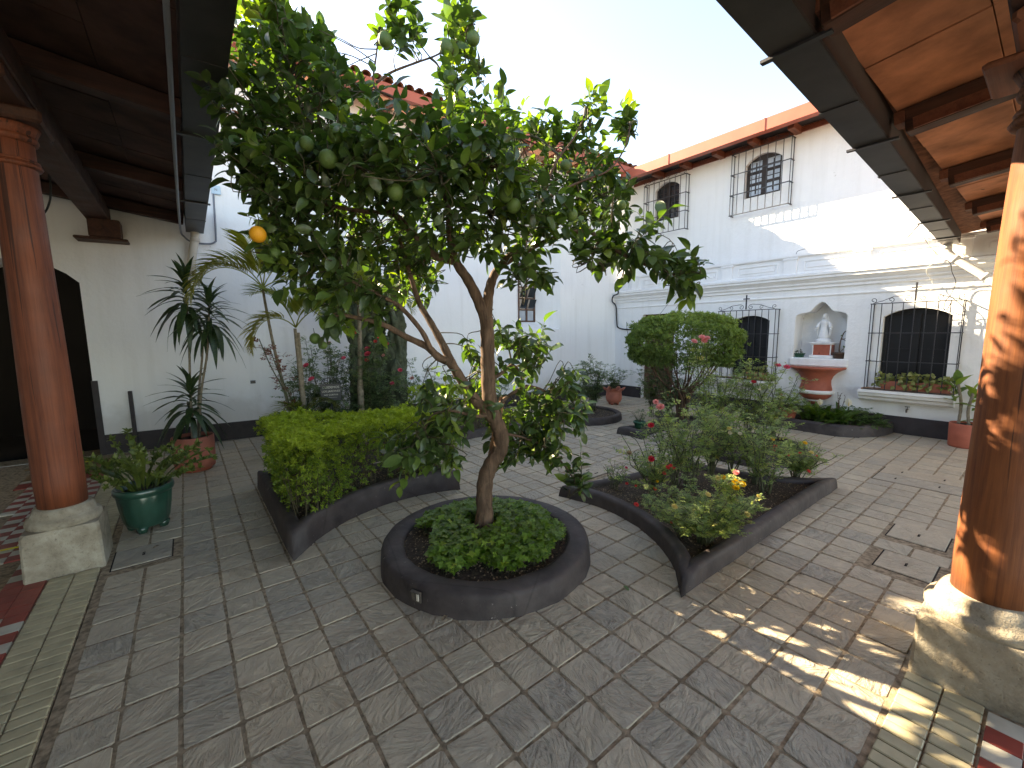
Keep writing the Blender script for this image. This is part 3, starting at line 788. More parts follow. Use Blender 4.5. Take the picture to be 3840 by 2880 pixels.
# ------------------------------------------------------------------ iron grilles
def spiral(c, r, a0, turns, sgn, n=16):
    return [np.array([0, c[0] + sgn * r*(1 - .72*k/n)*math.cos(a0 + turns*2*PI*k/n), c[1] + r*(1 - .72*k/n)*math.sin(a0 + turns*2*PI*k/n)]) for k in range(n+1)]
def grille(label, xw, depth, y0, y1, z0, z1, nb, cross, group):
    x = xw - depth; t = thing('window_grille', label, 'grille', (xw, (y0+y1)/2, z0), group); r = .0065
    for k in range(nb):
        y = y0 + (y1-y0)*k/(nb-1)
        MB().box((x, y, (z0+z1)/2), (.0095, .0095, z1-z0)).build('bar', M['iron'], t)
    for y in (y0, y1):
        MB().box((xw - .03, y, (z0+z1)/2), (.012, .012, z1-z0)).build('bar', M['iron'], t)
    for k in range(4):
        z = z0 + (z1-z0)*(k/3 if not cross else (0, .33, .66, 1)[k]); h = .012
        MB().slab(x - .010, x + .010, y0 - .012, y1 + .012, z - h/2, z + h/2).build('rail', M['iron'], t)
        for y in (y0, y1): MB().slab(x + .010, xw, y - .010, y + .010, z - h/2, z + h/2).build('side_rail', M['iron'], t)
    ym = (y0+y1)/2; H = .17 if cross else .14; top = z1 + .006; w = y1 - y0
    for sg in (-1, 1):
        ye = ym + sg*w/2
        path = spiral((ye - sg*.02, top + .045), .040, -PI/2, -1.1, sg)[::-1] + [np.array([0, ye - sg*.12, top + .03]), np.array([0, ym + sg*w*.25, top + .085]), np.array([0, ym + sg*w*.11, top + .10])]
        path += spiral((ym + sg*w*.085, top + .05), .045, PI/2, 1.15, sg)
        MB().tube([(x, p[1], p[2]) for p in path], .0048, 5).build('scroll', M['iron'], t)
        p2 = spiral((ym + sg*w*.27, top + .045), .038, -PI/2, 1.1, -sg)
        MB().tube([(x, p[1], p[2]) for p in p2], .0045, 5).build('scroll', M['iron'], t)
    if cross:
        MB().box((x, ym, top + .14), (.012, .022, .26)).box((x, ym, top + .20), (.0125, .11, .020)).build('cross', M['iron'], t)
    return t
grille('tall black iron window cage with a small cross, half hidden by the clipped round shrub', RX, .19, 3.10, 4.10, .665, 1.935, 10, True, 'iron window cages')
grille('tall black iron window cage with a small cross, beside the orange column', RX, .19, .83, 1.79, .665, 1.945, 9, True, 'iron window cages')
grille('upper floor iron window cage above the statue, casting a barred shadow on the wall', UX, .14, 3.10, 4.10, 3.745, 4.845, 9, False, 'iron window cages')
grille('upper floor iron window cage nearest the corner, partly behind the orange leaves', UX, .14, 5.02, 6.03, 3.70, 4.79, 9, False, 'iron window cages')

# ------------------------------------------------------------------ church wall at the back
church = thing('church_building', 'tall plain white church wall with red eaves and a narrow deep window', 'building', (4.0, 7.2, 0))
OPEN = arched(-2.35, -1.25, 0, 2.26, 2.52)
WIN_O = [(5.36, 1.63), (6.52, 1.63), (6.52, 3.85), (5.36, 3.85)]; WIN_I = [(5.66, 1.80), (6.13, 1.80), (6.13, 3.6), (5.66, 3.6)]
wall_holes('wall', [(-4, -.1), (8.32, -.1), (8.32, 5.12), (.46, 5.45), (.46, 4.36), (-4, 4.36)], [(WIN_O, 0), (OPEN, .5)], fB, M['church'], church)
mb = MB(); mb.add([fB(u, z, 0) for u, z in WIN_O] + [fB(u, z, .42) for u, z in WIN_I], [(i, (i+1) % 4, 4 + (i+1) % 4, 4 + i) for i in range(4)]).build('window_splay', M['church'], church)
wf = MB()
ax = (BD, BN, np.array([0, 0, 1.0]))
def bbox(mb, u0, u1, z0, z1, o0, o1, bev=0): return mb.box(fB((u0+u1)/2, (z0+z1)/2, (o0+o1)/2), (u1-u0, o1-o0, z1-z0), axes=ax, bev=bev)
bbox(wf, 5.66, 5.70, 1.80, 3.6, .42, .47); bbox(wf, 6.09, 6.13, 1.80, 3.6, .42, .47); bbox(wf, 5.875, 5.915, 1.80, 3.6, .42, .47)
bbox(wf, 5.70, 6.09, 1.80, 1.835, .42, .47)
win = wf.build('window', M['frame_brown'], church)
bk = MB(); bbox(bk, 5.2, 6.6, 1.4, 3.9, .95, 1.0); bbox(bk, 5.2, 6.6, 3.7, 3.75, .48, .95); bbox(bk, 5.2, 5.25, 1.4, 3.7, .48, .95); bbox(bk, 6.55, 6.6, 1.4, 3.7, .48, .95); bk.build('dim_interior', M['conduit'], church)
for k in range(7):
    z = 1.835 + k*.25
    bbox(MB(), 5.70, 6.09, z + .225, z + .25, .415, .475).build('rail', M['frame_brown'], win)
    for a, b in ((5.703, 5.872), (5.918, 6.087)):
        if k in (1, 2): # hopper panes standing open
            c = fB((a+b)/2, z + .115, .36); tl = math.radians(28)
            MB().box(c, (b-a, .006, .22), axes=(BD, BN*math.cos(tl) + np.array([0, 0, math.sin(tl)]), np.array([0, 0, math.cos(tl)]) - BN*math.sin(tl))).build('open_pane', M['glass'], win)
        else: bbox(MB(), a, b, z + .002, z + .223, .44, .446).build('pane', M['glass_sky'], win)
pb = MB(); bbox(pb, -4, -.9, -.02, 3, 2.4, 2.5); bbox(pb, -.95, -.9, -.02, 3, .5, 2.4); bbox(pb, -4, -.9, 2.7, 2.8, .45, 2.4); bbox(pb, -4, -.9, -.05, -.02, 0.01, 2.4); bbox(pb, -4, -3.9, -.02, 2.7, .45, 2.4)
pb.build('dark_passage', M['dark'], church)  # passage box painted near-black to hold its shade
skb = MB(); bbox(skb, -1.25, 8.30, 0, .268, -.014, .01, .004)
skb.build('skirting', M['skirt'], church)
dj = MB(); bbox(dj, -1.262, -1.20, .0, 1.0, -.018, .46); dj.build('door_jamb_dado', M['skirt'], church)
fz = lambda u: 5.545 - .0452*u
fas = MB().add([fB(u, fz(u) + dz, o) for u in (.42, 8.28) for o, dz in ((-.60, -.155), (-.60, 0), (-.585, 0), (-.585, -.14), (-.48, -.14), (-.48, -.155))], [(0, 1, 7, 6), (1, 2, 8, 7), (2, 3, 9, 8), (3, 4, 10, 9), (4, 5, 11, 10), (5, 0, 6, 11), (5, 4, 3, 2, 1, 0), (6, 7, 8, 9, 10, 11)]).build('eaves_gutter', M['fascia'], church)
MB().add([fB(.42, fz(.42) - .155, -.60), fB(.42, fz(.42), -.60), fB(.42, fz(.42) + .02, .0), fB(.42, fz(.42) - .2, .0), fB(.435, fz(.42) - .155, -.60), fB(.435, fz(.42), -.60), fB(.435, fz(.42) + .02, .0), fB(.435, fz(.42) - .2, .0)], [(0, 1, 2, 3), (7, 6, 5, 4), (0, 4, 5, 1), (3, 2, 6, 7), (0, 3, 7, 4), (1, 5, 6, 2)]).build('gable_board', M['fascia'], church)
rf = MB().add([fB(.45, fz(.45) - .01, -.56), fB(8.3, fz(8.3) - .01, -.56), fB(8.6, fz(8.3) + 1.3, 4.2), fB(.45, fz(.45) + 1.3, 4.2), fB(.45, fz(.45) - .05, -.56), fB(8.3, fz(8.3) - .05, -.56), fB(8.6, fz(8.3) + 1.25, 4.2), fB(.45, fz(.45) + 1.25, 4.2)], [(0, 1, 2, 3), (7, 6, 5, 4), (0, 4, 5, 1), (0, 3, 7, 4), (1, 5, 6, 2)]).build('roof', M['clay'], church)
tv = MB(); nT = 8
q = [(math.cos(PI*k/6), math.sin(PI*k/6)) for k in range(7)]
def roof_tile(parent, u, z, o0, L, pitch, name='roof_tile', w=.075):
    up = norm(BN + np.array([0, 0, pitch])); nz = norm(np.cross(BD, up)); nz = nz if nz[2] > 0 else -nz
    p0 = fB(u, z, o0); vs = []
    for s_, l in ((1.0, 0), (.86, L)):
        for rr in (w, w - .012): vs += [p0 + up*l + BD*c*rr*s_ + nz*s*rr*.85*s_ for c, s in q]
    fs = [(i, i+1, 15+i, 14+i) for i in range(6)] + [(7+i, 21+i, 22+i, 8+i) for i in range(6)] + [(i, 7+i, 8+i, i+1) for i in range(6)]
    MB().add(vs, fs, True).build(name, M['clay'], parent)
for k in range(47): roof_tile(rf, .50 + .166*k, fz(.5 + .166*k) + .005, -.63 + rnd.uniform(-.01, .01), .42, .27)
for k in range(12): 
    u = .75 + .66*k
    bbox(MB(), u - .045, u + .045, fz(u) - .25, fz(u) - .155, -.57, .0, .005).build('rafter_tail', M['corbel'], church)
lc = MB(); bbox(lc, .30, .60, 4.36, 4.56, -.16, .05, .03); bbox(lc, .34, .64, 4.50, 4.60, -.22, .05, .03)
lc = lc.build('stucco_kneeler', M['wall'], church)
for k in range(3): roof_tile(lc, .36 + .12*k, 4.615, -.26, .3, .25, w=.058)
def onx(px, py, X):
    v = FW * FOC + RT * (px - 1920) + UP * (1440 - py); t = X / v[0]
    return np.array([0, 0, HC]) + v * t
def onb(px, py, off=0.0):
    v = FW * FOC + RT * (px - 1920) + UP * (1440 - py); t = ((BA - np.array([0, 0, HC])) @ BN + off) / (v @ BN)
    return np.array([0, 0, HC]) + v * t
# ------------------------------------------------------------------ kerbs and soil
def bed(name, label, poly, h, w, soil_drop=.045, cat='flower bed'):
    cx = sum(p[0] for p in poly)/len(poly); cy = sum(p[1] for p in poly)/len(poly)
    t = thing(name, label, cat, (cx, cy, 0), 'dark painted garden beds')
    poly = list(poly); keep = []
    for i, p in enumerate(poly):           # leave room for the mitre at sharp corners
        ok = True
        for j, q in enumerate(poly):
            if i == j or math.dist(p, q) > 1.6*w: continue
            a_, b_ = np.array(poly[j-1]) - q, np.array(poly[(j+1) % len(poly)]) - q
            if a_ @ b_ / (np.linalg.norm(a_)*np.linalg.norm(b_)) > -.55: ok = False
        if ok: keep.append(p)
    poly = keep
    wob = [(p[0] + rnd.uniform(-.004, .004), p[1] + rnd.uniform(-.004, .004)) for p in poly]
    prof = [(-.012, -.03), (-.006, h*.3), (0, h - .035), (.008, h - .012), (.028, h), (w - .028, h), (w - .008, h - .012), (w, h - .03), (w, h - .08)]
    MB().sweep(prof, wob, closed=True, smooth=True).build('kerb', M['kerb'], t)
    n = len(poly); c = np.array([cx, cy])
    ins = [tuple(np.array(p) + (c - np.array(p)) * min(.5, w*.6/max(.1, np.linalg.norm(c - np.array(p))))) for p in poly]
    tri = tessellate_polygon([[Vector((x, y, 0)) for x, y in ins]])
    s = MB().add([(x, y, h - soil_drop) for x, y in ins], [t_ if True else t_ for t_ in tri]).build('soil', M['soil'], t)
    # bits of litter and small stones on the soil
    P = []; mn = np.min(np.array(poly), 0); mx = np.max(np.array(poly), 0)
    k = int(1000 * (mx[0]-mn[0]) * (mx[1]-mn[1]))
    for _ in range(k):
        q = (rnd.uniform(mn[0], mx[0]), rnd.uniform(mn[1], mx[1]))
        if inside(q, ins): P.append((q[0], q[1], h - soil_drop + .004))
    P = np.array(P)
    v, f, a = scatter(small_leaf(1, .7, .5, .3), P, rand_dirs(len(P), -.15, .25), np.tile([0, 0, 1.0], (len(P), 1)) + RN.normal(0, .3, (len(P), 3)), RN.uniform(.008, .024, len(P)), RN.rand(len(P)))
    tri_mesh('soil_litter', v, f, M['litter'], t, a, False, 'stuff')
    return t
M['litter'] = paint('soil_litter', (.27, .20, .135), .9, .75, 0, 70, .1)
b0 = bed('round_planter', 'thick round dark planter around the foot of the orange tree', circ(C0, .73, 56), .145, .155, .03, 'planter')
bed('round_planter', 'round dark planter of roses on the right, behind the curved rose bed', circ(C1, .68), .12, .10, cat='planter')
bed('round_planter', 'round dark planter with a tall rose bush, in front of the ruffled terracotta pot', circ(C2, .70), .12, .10, cat='planter')
bed('round_planter', 'round dark planter holding the garden sign, behind the clipped hedge', circ(C3, .70), .12, .10, cat='planter')
bed('curved_bed', 'curved four-sided rose bed with pink and yellow flowers, right of the orange tree', SOUTH, .118, .095)
bed('curved_bed', 'curved dark-edged bed of clipped yellow-green hedge, left of the orange tree', WEST, .20, .10, .05)
bed('curved_bed', 'curved dark-edged bed under the big round clipped shrub', EAST, .12, .10)
bed('curved_bed', 'curved dark-edged bed in front of the church wall, behind the orange trunk', NORTH, .12, .10)
bed('wall_bed', 'rounded dark bed of lilies against the wall below the basin', WALLBED, .17, .09, .05)
# electrical outlet on the round planter
a = math.radians(203); oc = np.array([C0[0] + .742*math.cos(a), C0[1] + .742*math.sin(a), .085])
X = np.array([-math.sin(a), math.cos(a), 0]); Yv = np.array([math.cos(a), math.sin(a), 0]); axo = (X, Yv, np.array([0, 0, 1.0]))
t = thing('outlet_plate', 'weathered metal double outlet plate on the round planter rim', 'outlet', tuple(oc))
pl = MB().box(oc, (.072, .012, .066), axes=axo, bev=.003).build('plate', M['rust'], t)
for s in (-1, 1):
    MB().box(oc + X*s*.016 + Yv*.007, (.018, .008, .042), axes=axo, bev=.002).build('socket', M['clay_pipe'] if s > 0 else M['rust'], t)
MB().box(oc + Yv*.01 + np.array([0, 0, .031]), (.06, .016, .006), axes=axo, bev=.001).build('lid_hinge', M['rust'], t)

# ------------------------------------------------------------------ columns
def column(label, cx, cy, half, zb, ztop, zblock, mat, r0, group, col_rows, taper):
    t = thing('wooden_column', label, 'column', (cx, cy, 0), group)
    vs = MB(); m = half
    b = MB(); rings = []
    def sq(h, z, ch):
        return [(cx + x*h, cy + y*h, z) for x, y in ((-1+ch, -1), (1-ch, -1), (1, -1+ch), (1, 1-ch), (1-ch, 1), (-1+ch, 1), (-1, 1-ch), (-1, -1+ch))]
    V = sq(m*1.02, -.02, .06) + sq(m*1.0, zblock*.5, .07) + sq(m*.985, zblock*.93, .08) + sq(m*.95, zblock, .12)
    F = [(k*8+i, k*8+(i+1) % 8, k*8+8+(i+1) % 8, k*8+8+i) for k in range(3) for i in range(8)] + [tuple(range(24, 32))]
    base = MB().add(V, F).build('stone_base', M['stone'], t)
    MB().lathe([(m*.93, zblock - .012), (m*1.0, zblock + .012), (m*1.0, zblock + .035), (m*.95, zblock + .055), (m*.86, zblock + .062), (m*.84, zblock + .08), (m*.80, zb - .02), (m*.74, zb), (.02, zb)], (cx, cy, 0), 28, lambda a, z: 1 + .012*math.sin(3*a + z*30)).build('base_moulding', M['stone'], base)
    prof = [(r0*1.0, zb + .002)]
    for k in range(1, 15):
        f = k/14; z = zb + (ztop - zb)*f; prof.append((r0*(1.03 - taper*f**1.3 + .014*math.sin(7*f + cx)), z))
    MB().lathe([(.01, zb + .002)] + prof + [(.01, ztop)], (cx, cy, 0), 32, lambda a, z: 1 + .018*math.sin(2*a + 2.1*z) + .010*math.sin(5*a - 3*z)).build('shaft', mat, t)
    for z, dr, hh in col_rows:
        rr = r0*(1.03 - taper*((z - zb)/(ztop - zb))**1.3)
        MB().lathe([(rr - .005, z), (rr + dr*.7, z + hh*.15), (rr + dr, z + hh*.5), (rr + dr*.7, z + hh*.85), (rr - .005, z + hh)], (cx, cy, 0), 32).build('collar', mat, t)
    cap = MB().lathe([(r0*(1.02 - taper), ztop - .09), (r0*(1.2 - taper), ztop - .03), (r0*(1.32 - taper), ztop)], (cx, cy, 0), 32).build('capital', mat, t)
    return t
column('dark red-brown varnished log column on a worn stone block, beside the green pot', -.755, 4.10, .19, .44, 2.875, .32, M['column_red'], .122, 'log columns of the arcade', [(2.625, .022, .035), (2.655, .014, .025), (2.775, .02, .05)], .19)
column('orange varnished log column on a rough stone block, sunlit and nearest the camera', 2.735, .088, .205, .41, 2.575, .29, M['column_orange'], .128, 'log columns of the arcade', [(2.36, .030, .045), (2.40, .020, .035), (2.47, .02, .05)], .33)

# ------------------------------------------------------------------ arcade roofs
RSLOPE = .13
def arcade_left():
    t = thing('arcade_roof', 'dark timber arcade roof with grey gutter overhanging the courtyard at the upper left', 'roof', (-.75, 4, 3), 'arcade roofs')
    MB().slab(-.87, -.64, 3.55, 4.65, 2.955, 3.03, bev=.012).build('saddle', M['beam_y'], t)
    MB().slab(-.93, -.58, 3.92, 4.28, 2.875, 2.955, bev=.015).build('abacus', M['beam_y'], t)
    MB().slab(-.85, -.63, -3.2, 7.68, 3.032, 3.22, bev=.008).build('lintel', M['beam_y'], t)
    MB().slab(-.83, -.53, 7.40, 7.72, 2.81, 3.03, bev=.01).build('wall_corbel', M['beam_y'], t)
    MB().slab(-.97, -.47, 7.42, 7.74, 2.775, 2.808, bev=.008).build('corbel_plank', M['beam_y'], t)
    ys = [-2.1, -.1, 1.9, 3.95, 5.85, 7.45]
    za = lambda x: 3.09 + RSLOPE*(.1 - x)
    for y in ys:
        a = np.array([.12, y, za(.12) + .06]); b = np.array([-3.3, y, za(-3.3) + .06])
        MB().bar(a, b, .11, .13, bev=.006).build('rafter', M['beam'], t)
    zb = lambda x: 3.235 + RSLOPE*(.1 - x)
    for y0, y1 in zip([-3.3] + ys, ys + [7.7]):
        n = max(1, round((y1 - y0)/.5)); 
        for k in range(n):
            for i in range(8):
                x1 = .13 - .43*i; x0 = x1 - .425; ya = y0 + (y1-y0)*k/n + .004; yb = y0 + (y1-y0)*(k+1)/n - .004
                dz = rnd.uniform(-.004, .004)
                MB().add([(x, y, zb(x) + dz + o) for o in (0, .03) for x, y in ((x0, ya), (x1, ya), (x1, yb), (x0, yb))], [(3, 2, 1, 0), (4, 5, 6, 7), (0, 1, 5, 4), (1, 2, 6, 5), (2, 3, 7, 6), (3, 0, 4, 7)]).build('ceiling_tile', M['board_shade'], t)
    MB().add([(x, y, zb(x) + o) for o in (.04, .14) for x, y in ((-3.5, -3.5), (.30, -3.5), (.33, 7.62), (-3.5, 7.9))], [(3, 2, 1, 0), (4, 5, 6, 7), (0, 1, 5, 4), (1, 2, 6, 5), (2, 3, 7, 6), (3, 0, 4, 7)]).build('roof_deck', M['clay'], t)
    g = MB()
    def gp(y, o): return .285 + .0065*y + o
    for o0, o1, z0, z1 in ((-.20, 0, 3.0, 3.008), (-.20, -.192, 3.008, 3.24), (-.008, 0, 3.008, 3.20)):
        g.add([(gp(y, o), y, z) for z in (z0, z1) for y, o in ((-3.3, o0), (-3.3, o1), (7.52, o1), (7.52, o0))], [(3, 2, 1, 0), (4, 5, 6, 7), (0, 1, 5, 4), (1, 2, 6, 5), (2, 3, 7, 6), (3, 0, 4, 7)])
    gu = g.build('gutter', M['gutter'], t)
    for y in (1.95, 3.92, 5.80): MB().slab(gp(y, -.24), gp(y, .02), y - .02, y + .02, 2.985, 2.998, bev=.002).build('strap', M['iron'], gu)
    for y in (1.0, 2.9, 4.9, 6.7): MB().slab(gp(y, -.198), gp(y, .004), y - .03, y + .03, 2.996, 3.0, bev=.0015).build('seam', M['gutter'], gu)
    return t
def arcade_right():
    t = thing('arcade_roof', 'timber arcade roof with terracotta ceiling and grey gutter at the upper right', 'roof', (3, .1, 2.7), 'arcade roofs')
    MB().slab(2.30, 3.17, 0.0, .20, 2.60, 2.645, bev=.012).build('saddle', M['corbel'], t)
    MB().slab(2.55, 2.92, -.085, .285, 2.575, 2.60, bev=.008).build('abacus', M['corbel'], t)
    MB().slab(-.2, 8.43, -.01, .21, 2.647, 2.765, bev=.008).build('lintel', M['beam'], t)
    xs = [.6, 2.02, 3.42, 4.92, 6.36, 7.65]
    zj = lambda y: 2.69 + RSLOPE*(.65 - y); zb = lambda y: 2.835 + RSLOPE*(.65 - y)
    for x in xs:
        a = np.array([x, .66, zj(.66) + .07]); b = np.array([x, -3.3, zj(-3.3) + .07])
        j = MB().bar(a, b, .11, .135, bev=.006).build('joist', M['beam_y'], t)
        MB().bar(a + np.array([0, 0, .03]), a + np.array([0, .05, .025]), .11, .07, bev=.004).build('joist_end', M['corbel'], j)
        MB().bar(np.array([x - .062, .62, zj(.62) + .035]), np.array([x - .062, -3.3, zj(-3.3) + .035]), .012, .06).build('lit_face_strip', M['corbel'], j)  # redder strip gives the joist its lit side by colour
    for x0, x1 in zip([-.3] + xs, xs + [8.43]):
        n = max(1, round((x1-x0)/.62))
        for k in range(n):
            for i in range(10):
                y1 = .70 - .41*i; y0 = y1 - .405; xa = x0 + (x1-x0)*k/n + .003; xb = x0 + (x1-x0)*(k+1)/n - .003; dz = rnd.uniform(-.006, .006)
                MB().add([(x, y, zb(y) + dz + o) for o in (0, .03) for x, y in ((xa, y0), (xb, y0), (xb, y1), (xa, y1))], [(3, 2, 1, 0), (4, 5, 6, 7), (0, 1, 5, 4), (1, 2, 6, 5), (2, 3, 7, 6), (3, 0, 4, 7)]).build('ceiling_tile', M['board'], t)
    MB().add([(x, y, zb(y) + o) for o in (.04, .14) for x, y in ((.32, -3.5), (8.6, -3.5), (8.43, 1.10), (.32, .80))], [(3, 2, 1, 0), (4, 5, 6, 7), (0, 1, 5, 4), (1, 2, 6, 5), (2, 3, 7, 6), (3, 0, 4, 7)]).build('roof_deck', M['clay'], t)
    def gp(x, o): return .855 + .042*(x - 2.2) + o
    def seg(o0, o1, z0, z1, m, nm, par):
        return MB().add([(x, gp(x, o), z) for z in (z0, z1) for x, o in ((.3, o0), (8.33, o0), (8.33, o1), (.3, o1))], [(3, 2, 1, 0), (4, 5, 6, 7), (0, 1, 5, 4), (1, 2, 6, 5), (2, 3, 7, 6), (3, 0, 4, 7)]).build(nm, m, par)
    gu = seg(-.165, 0, 2.70, 2.708, M['gutter'], 'gutter', t)
    seg(-.008, 0, 2.708, 2.87, M['gutter'], 'outer_lip', gu)
    seg(-.173, -.165, 2.702, 2.86, M['gutter_in'], 'inner_side', gu)
    for x in (.6, 2.02, 3.42, 4.92, 6.36, 7.65): MB().bar((x, gp(x, .03), 2.692), (x, gp(x, -.22), 2.692), .028, .012).build('strap', M['iron'], gu)
    for x in (1.3, 2.75, 4.2, 5.6, 7.0, 7.9): MB().bar((x, gp(x, .004), 2.697), (x, gp(x, -.16), 2.697), .05, .004).build('seam', M['gutter'], gu)
    return t
arcade_left(); arcade_right()
# inner wall of the left arcade; side behind camera left open for fill light
aw = MB().slab(-3.5, -3.4, -3.5, 7.9, 0, 3.9).build('unseen_arcade_wall', M['wall']); tag(aw, kind='structure')  # out of view, put in to block light on the left

# ------------------------------------------------------------------ pipes, cables and small fittings
t = thing('rain_pipe', 'cream rain pipe stub bending into the wall below the dark gutter', 'pipe', (.22, 7.5, 2.9), 'rain pipes')
P = crom([(.235, 7.49, 3.03), (.225, 7.49, 2.90), (.19, 7.50, 2.74), (.165, 7.54, 2.58), (.16, 7.60, 2.46)], 5)
MB().tube(P, .05, 16).build('pipe', M['clay_pipe'], t); MB().lathe([(.051, 0), (.058, .005), (.058, .05), (.051, .055)], (.228, 7.49, 2.87), 16).build('socket_ring', M['clay_pipe'], t)
t = thing('rain_pipe', 'white plastic rain pipe with elbow under the end of the grey gutter', 'pipe', (8.25, 1.0, 2.7), 'rain pipes')
X0 = 8.27
P = [onx(3552, 890, X0), onx(3552, 935, X0), onx(3575, 965, X0), onx(3700, 1040, X0), onx(3790, 1095, X0)]
MB().tube(crom(P[:1] + P[1:], 5), .046, 16).build('pipe', M['pvc'], t)
for a, b in ((P[1], P[1] + (P[0]-P[1])*.35), (P[2], P[2] + (P[3]-P[2])*.12), (P[3] - (P[3]-P[2])*.1, P[3])): MB().tube([a, b], .051, 16).build('joint', M['pvc'], t)
t = thing('conduit_run', 'grey electrical conduit along the dark gutter, bending down to a pale blue plate', 'conduit', (.06, 5, 2.96))
cpts = crom([(.055, .4, 2.965), (.055, 2.5, 2.965), (.06, 5.0, 2.965), (.075, 7.2, 2.965), (.11, 7.50, 2.93), (.19, 7.53, 2.875), (.36, 7.52, 2.865), (.455, 7.52, 2.90), (.475, 7.52, 3.0), (.49, 7.52, 3.57)], 5)
MB().tube(cpts, .0125, 8).build('tube', M['conduit'], t)
t2 = thing('wall_plate', 'pale blue number plate on the church wall beside the dark roof', 'plate', (.53, 7.55, 3.6))
bbox(MB(), .235, .345, 3.57, 3.69, -.03, -.004, .004).build('plate', M['box_blue'], t2)
def text_mesh(s, size, M4, mat, parent, name='lettering'):
    cu = bpy.data.curves.new('txt', 'FONT'); cu.body = s; cu.size = size; cu.align_x = 'CENTER'; cu.align_y = 'CENTER'; cu.extrude = .0008
    o = bpy.data.objects.new('txt', cu); COL.objects.link(o); bpy.context.view_layer.update()
    me = bpy.data.meshes.new_from_object(o.evaluated_get(bpy.context.evaluated_depsgraph_get())); bpy.data.objects.remove(o)
    me.transform(Matrix.Translation(-wloc(parent)) @ M4); me.materials.clear(); me.materials.append(mat)
    q = bpy.data.objects.new(name, me); COL.objects.link(q); q.parent = parent; return q
def face_mat(p, right, up):
    r = Vector(right).normalized(); u = Vector(up).normalized(); n = r.cross(u)
    return Matrix(((r.x, u.x, n.x, p[0]), (r.y, u.y, n.y, p[1]), (r.z, u.z, n.z, p[2]), (0, 0, 0, 1)))
text_mesh('N', .045, face_mat(fB(.29, 3.63, -.033), BD, (0, 0, 1)), M['conduit'], t2)
t = thing('wall_outlet', 'small grey metal outlet plate low on the church wall', 'outlet', tuple(fB(.54, .86)))
bbox(MB(), .505, .575, .835, .885, -.012, -.002, .003).build('plate', M['conduit'], t)
for k in range(3): bbox(MB(), .513 + .02*k, .529 + .02*k, .845, .875, -.016, -.012).build('socket', M['rust'], t)
tag(bbox(MB(), -.905, -.865, .02, .84, -.07, -.02, .003).build('dark_post', M['skirt']), 'thin dark post standing against the white wall behind the ferns', 'post')
# cables
def cable(label, pts, r, m, n=6, seg=6):
    o = MB().tube(crom(pts, seg), r, n).build('cable', m); return tag(o, label, 'cable')
cable('thick black cable running down the wall corner to the clipped shrub', [onx(2336, 870, 8.42), onx(2341, 990, 8.42), onx(2330, 1045, 8.30), onx(2316, 1075, 8.26), onx(2318, 1100, 8.24), onx(2300, 1110, 8.22), onx(2296, 1130, 8.24), onx(2310, 1150, 8.38), onx(2313, 1210, 8.40), onx(2318, 1228, 8.40), onx(2345, 1235, 8.40), onx(2390, 1234, 8.40)], .016, M['cable'])
cable('thin dark twig-like wire curling up beside the clipped shrub', [onx(2350, 1207, 8.38), onx(2352, 1240, 8.36), onx(2362, 1262, 8.3), onx(2395, 1285, 8.0)], .006, M['cable'])
cable('thin black wire hanging from the parapet to the shrub, longer one', [onx(2560, 1070, 8.25), onx(2520, 1120, 8.2), onx(2462, 1195, 8.0)], .0035, M['cable'])
cable('thin black wire hanging from the parapet to the shrub, looping one', [onx(2570, 1075, 8.25), onx(2545, 1140, 8.2), onx(2515, 1178, 8.1), onx(2475, 1196, 8.0)], .0035, M['cable'])
cable('pale loose cable curling from the parapet to the cross of the window cage', [onx(3462, 870, 8.26), onx(3490, 925, 8.26), onx(3520, 965, 8.27), onx(3475, 1010, 8.27), onx(3490, 1045, 8.36), onx(3500, 1075, 8.38), onx(3478, 1093, 8.3), onx(3430, 1098, 8.26), onx(3370, 1085, 8.3)], .0045, M['cable_w'])
cable('dark loose cable dropping from the parapet past the window cage', [onx(3462, 888, 8.27), onx(3500, 940, 8.27), onx(3530, 968, 8.27), onx(3562, 985, 8.27), onx(3570, 1020, 8.29), onx(3584, 1060, 8.36), onx(3565, 1105, 8.36), onx(3545, 1130, 8.30), onx(3540, 1160, 8.30), onx(3552, 1160, 8.36), onx(3566, 1135, 8.36)], .0045, M['cable'])
cable('thin wire looped along the parapet top', [onx(2985, 953, 8.40), onx(2995, 940, 8.42), onx(3040, 929, 8.45), onx(3095, 917, 8.50)], .004, M['cable'])
cable('dark cable hanging down the dark log column', [at(120, 330, 4.0), at(147, 440, 3.95), at(140, 480, 3.9), at(155, 540, 3.88), at(180, 620, 3.88), at(190, 720, 3.88), at(178, 780, 3.9), at(150, 815, 3.92), at(122, 826, 3.95)], .008, M['cable'])
cable('short dark cable hanging from the terracotta ceiling', [at(3655, 680, 3.9), at(3660, 700, 3.9), at(3690, 708, 3.9), at(3730, 680, 3.9), at(3745, 640, 3.9)], .006, M['cable'])
for a, b in ((onx(3450, 838, 8.2), onx(3403, 892, 8.45)),):
    tag(MB().tube([a, b], .008, 6).build('gutter_brace', M['iron']), 'thin iron brace holding the end of the grey gutter', 'brace')
# tap
p = onx(3404, 1534, RX - .004)
t = thing('wall_tap', 'small metal tap on the white wall under the barred window', 'tap', tuple(p))
MB().tube([p, p + np.array([-.06, 0, 0]), p + np.array([-.08, 0, -.015]), p + np.array([-.082, 0, -.045])], [.011, .011, .012, .010], 8).build('spout', M['rust'], t)
MB().tube([p + np.array([-.045, 0, 0]), p + np.array([-.045, 0, .035])], .007, 6).box(p + np.array([-.045, 0, .038]), (.012, .055, .010), bev=.002).build('handle', M['iron'], t)

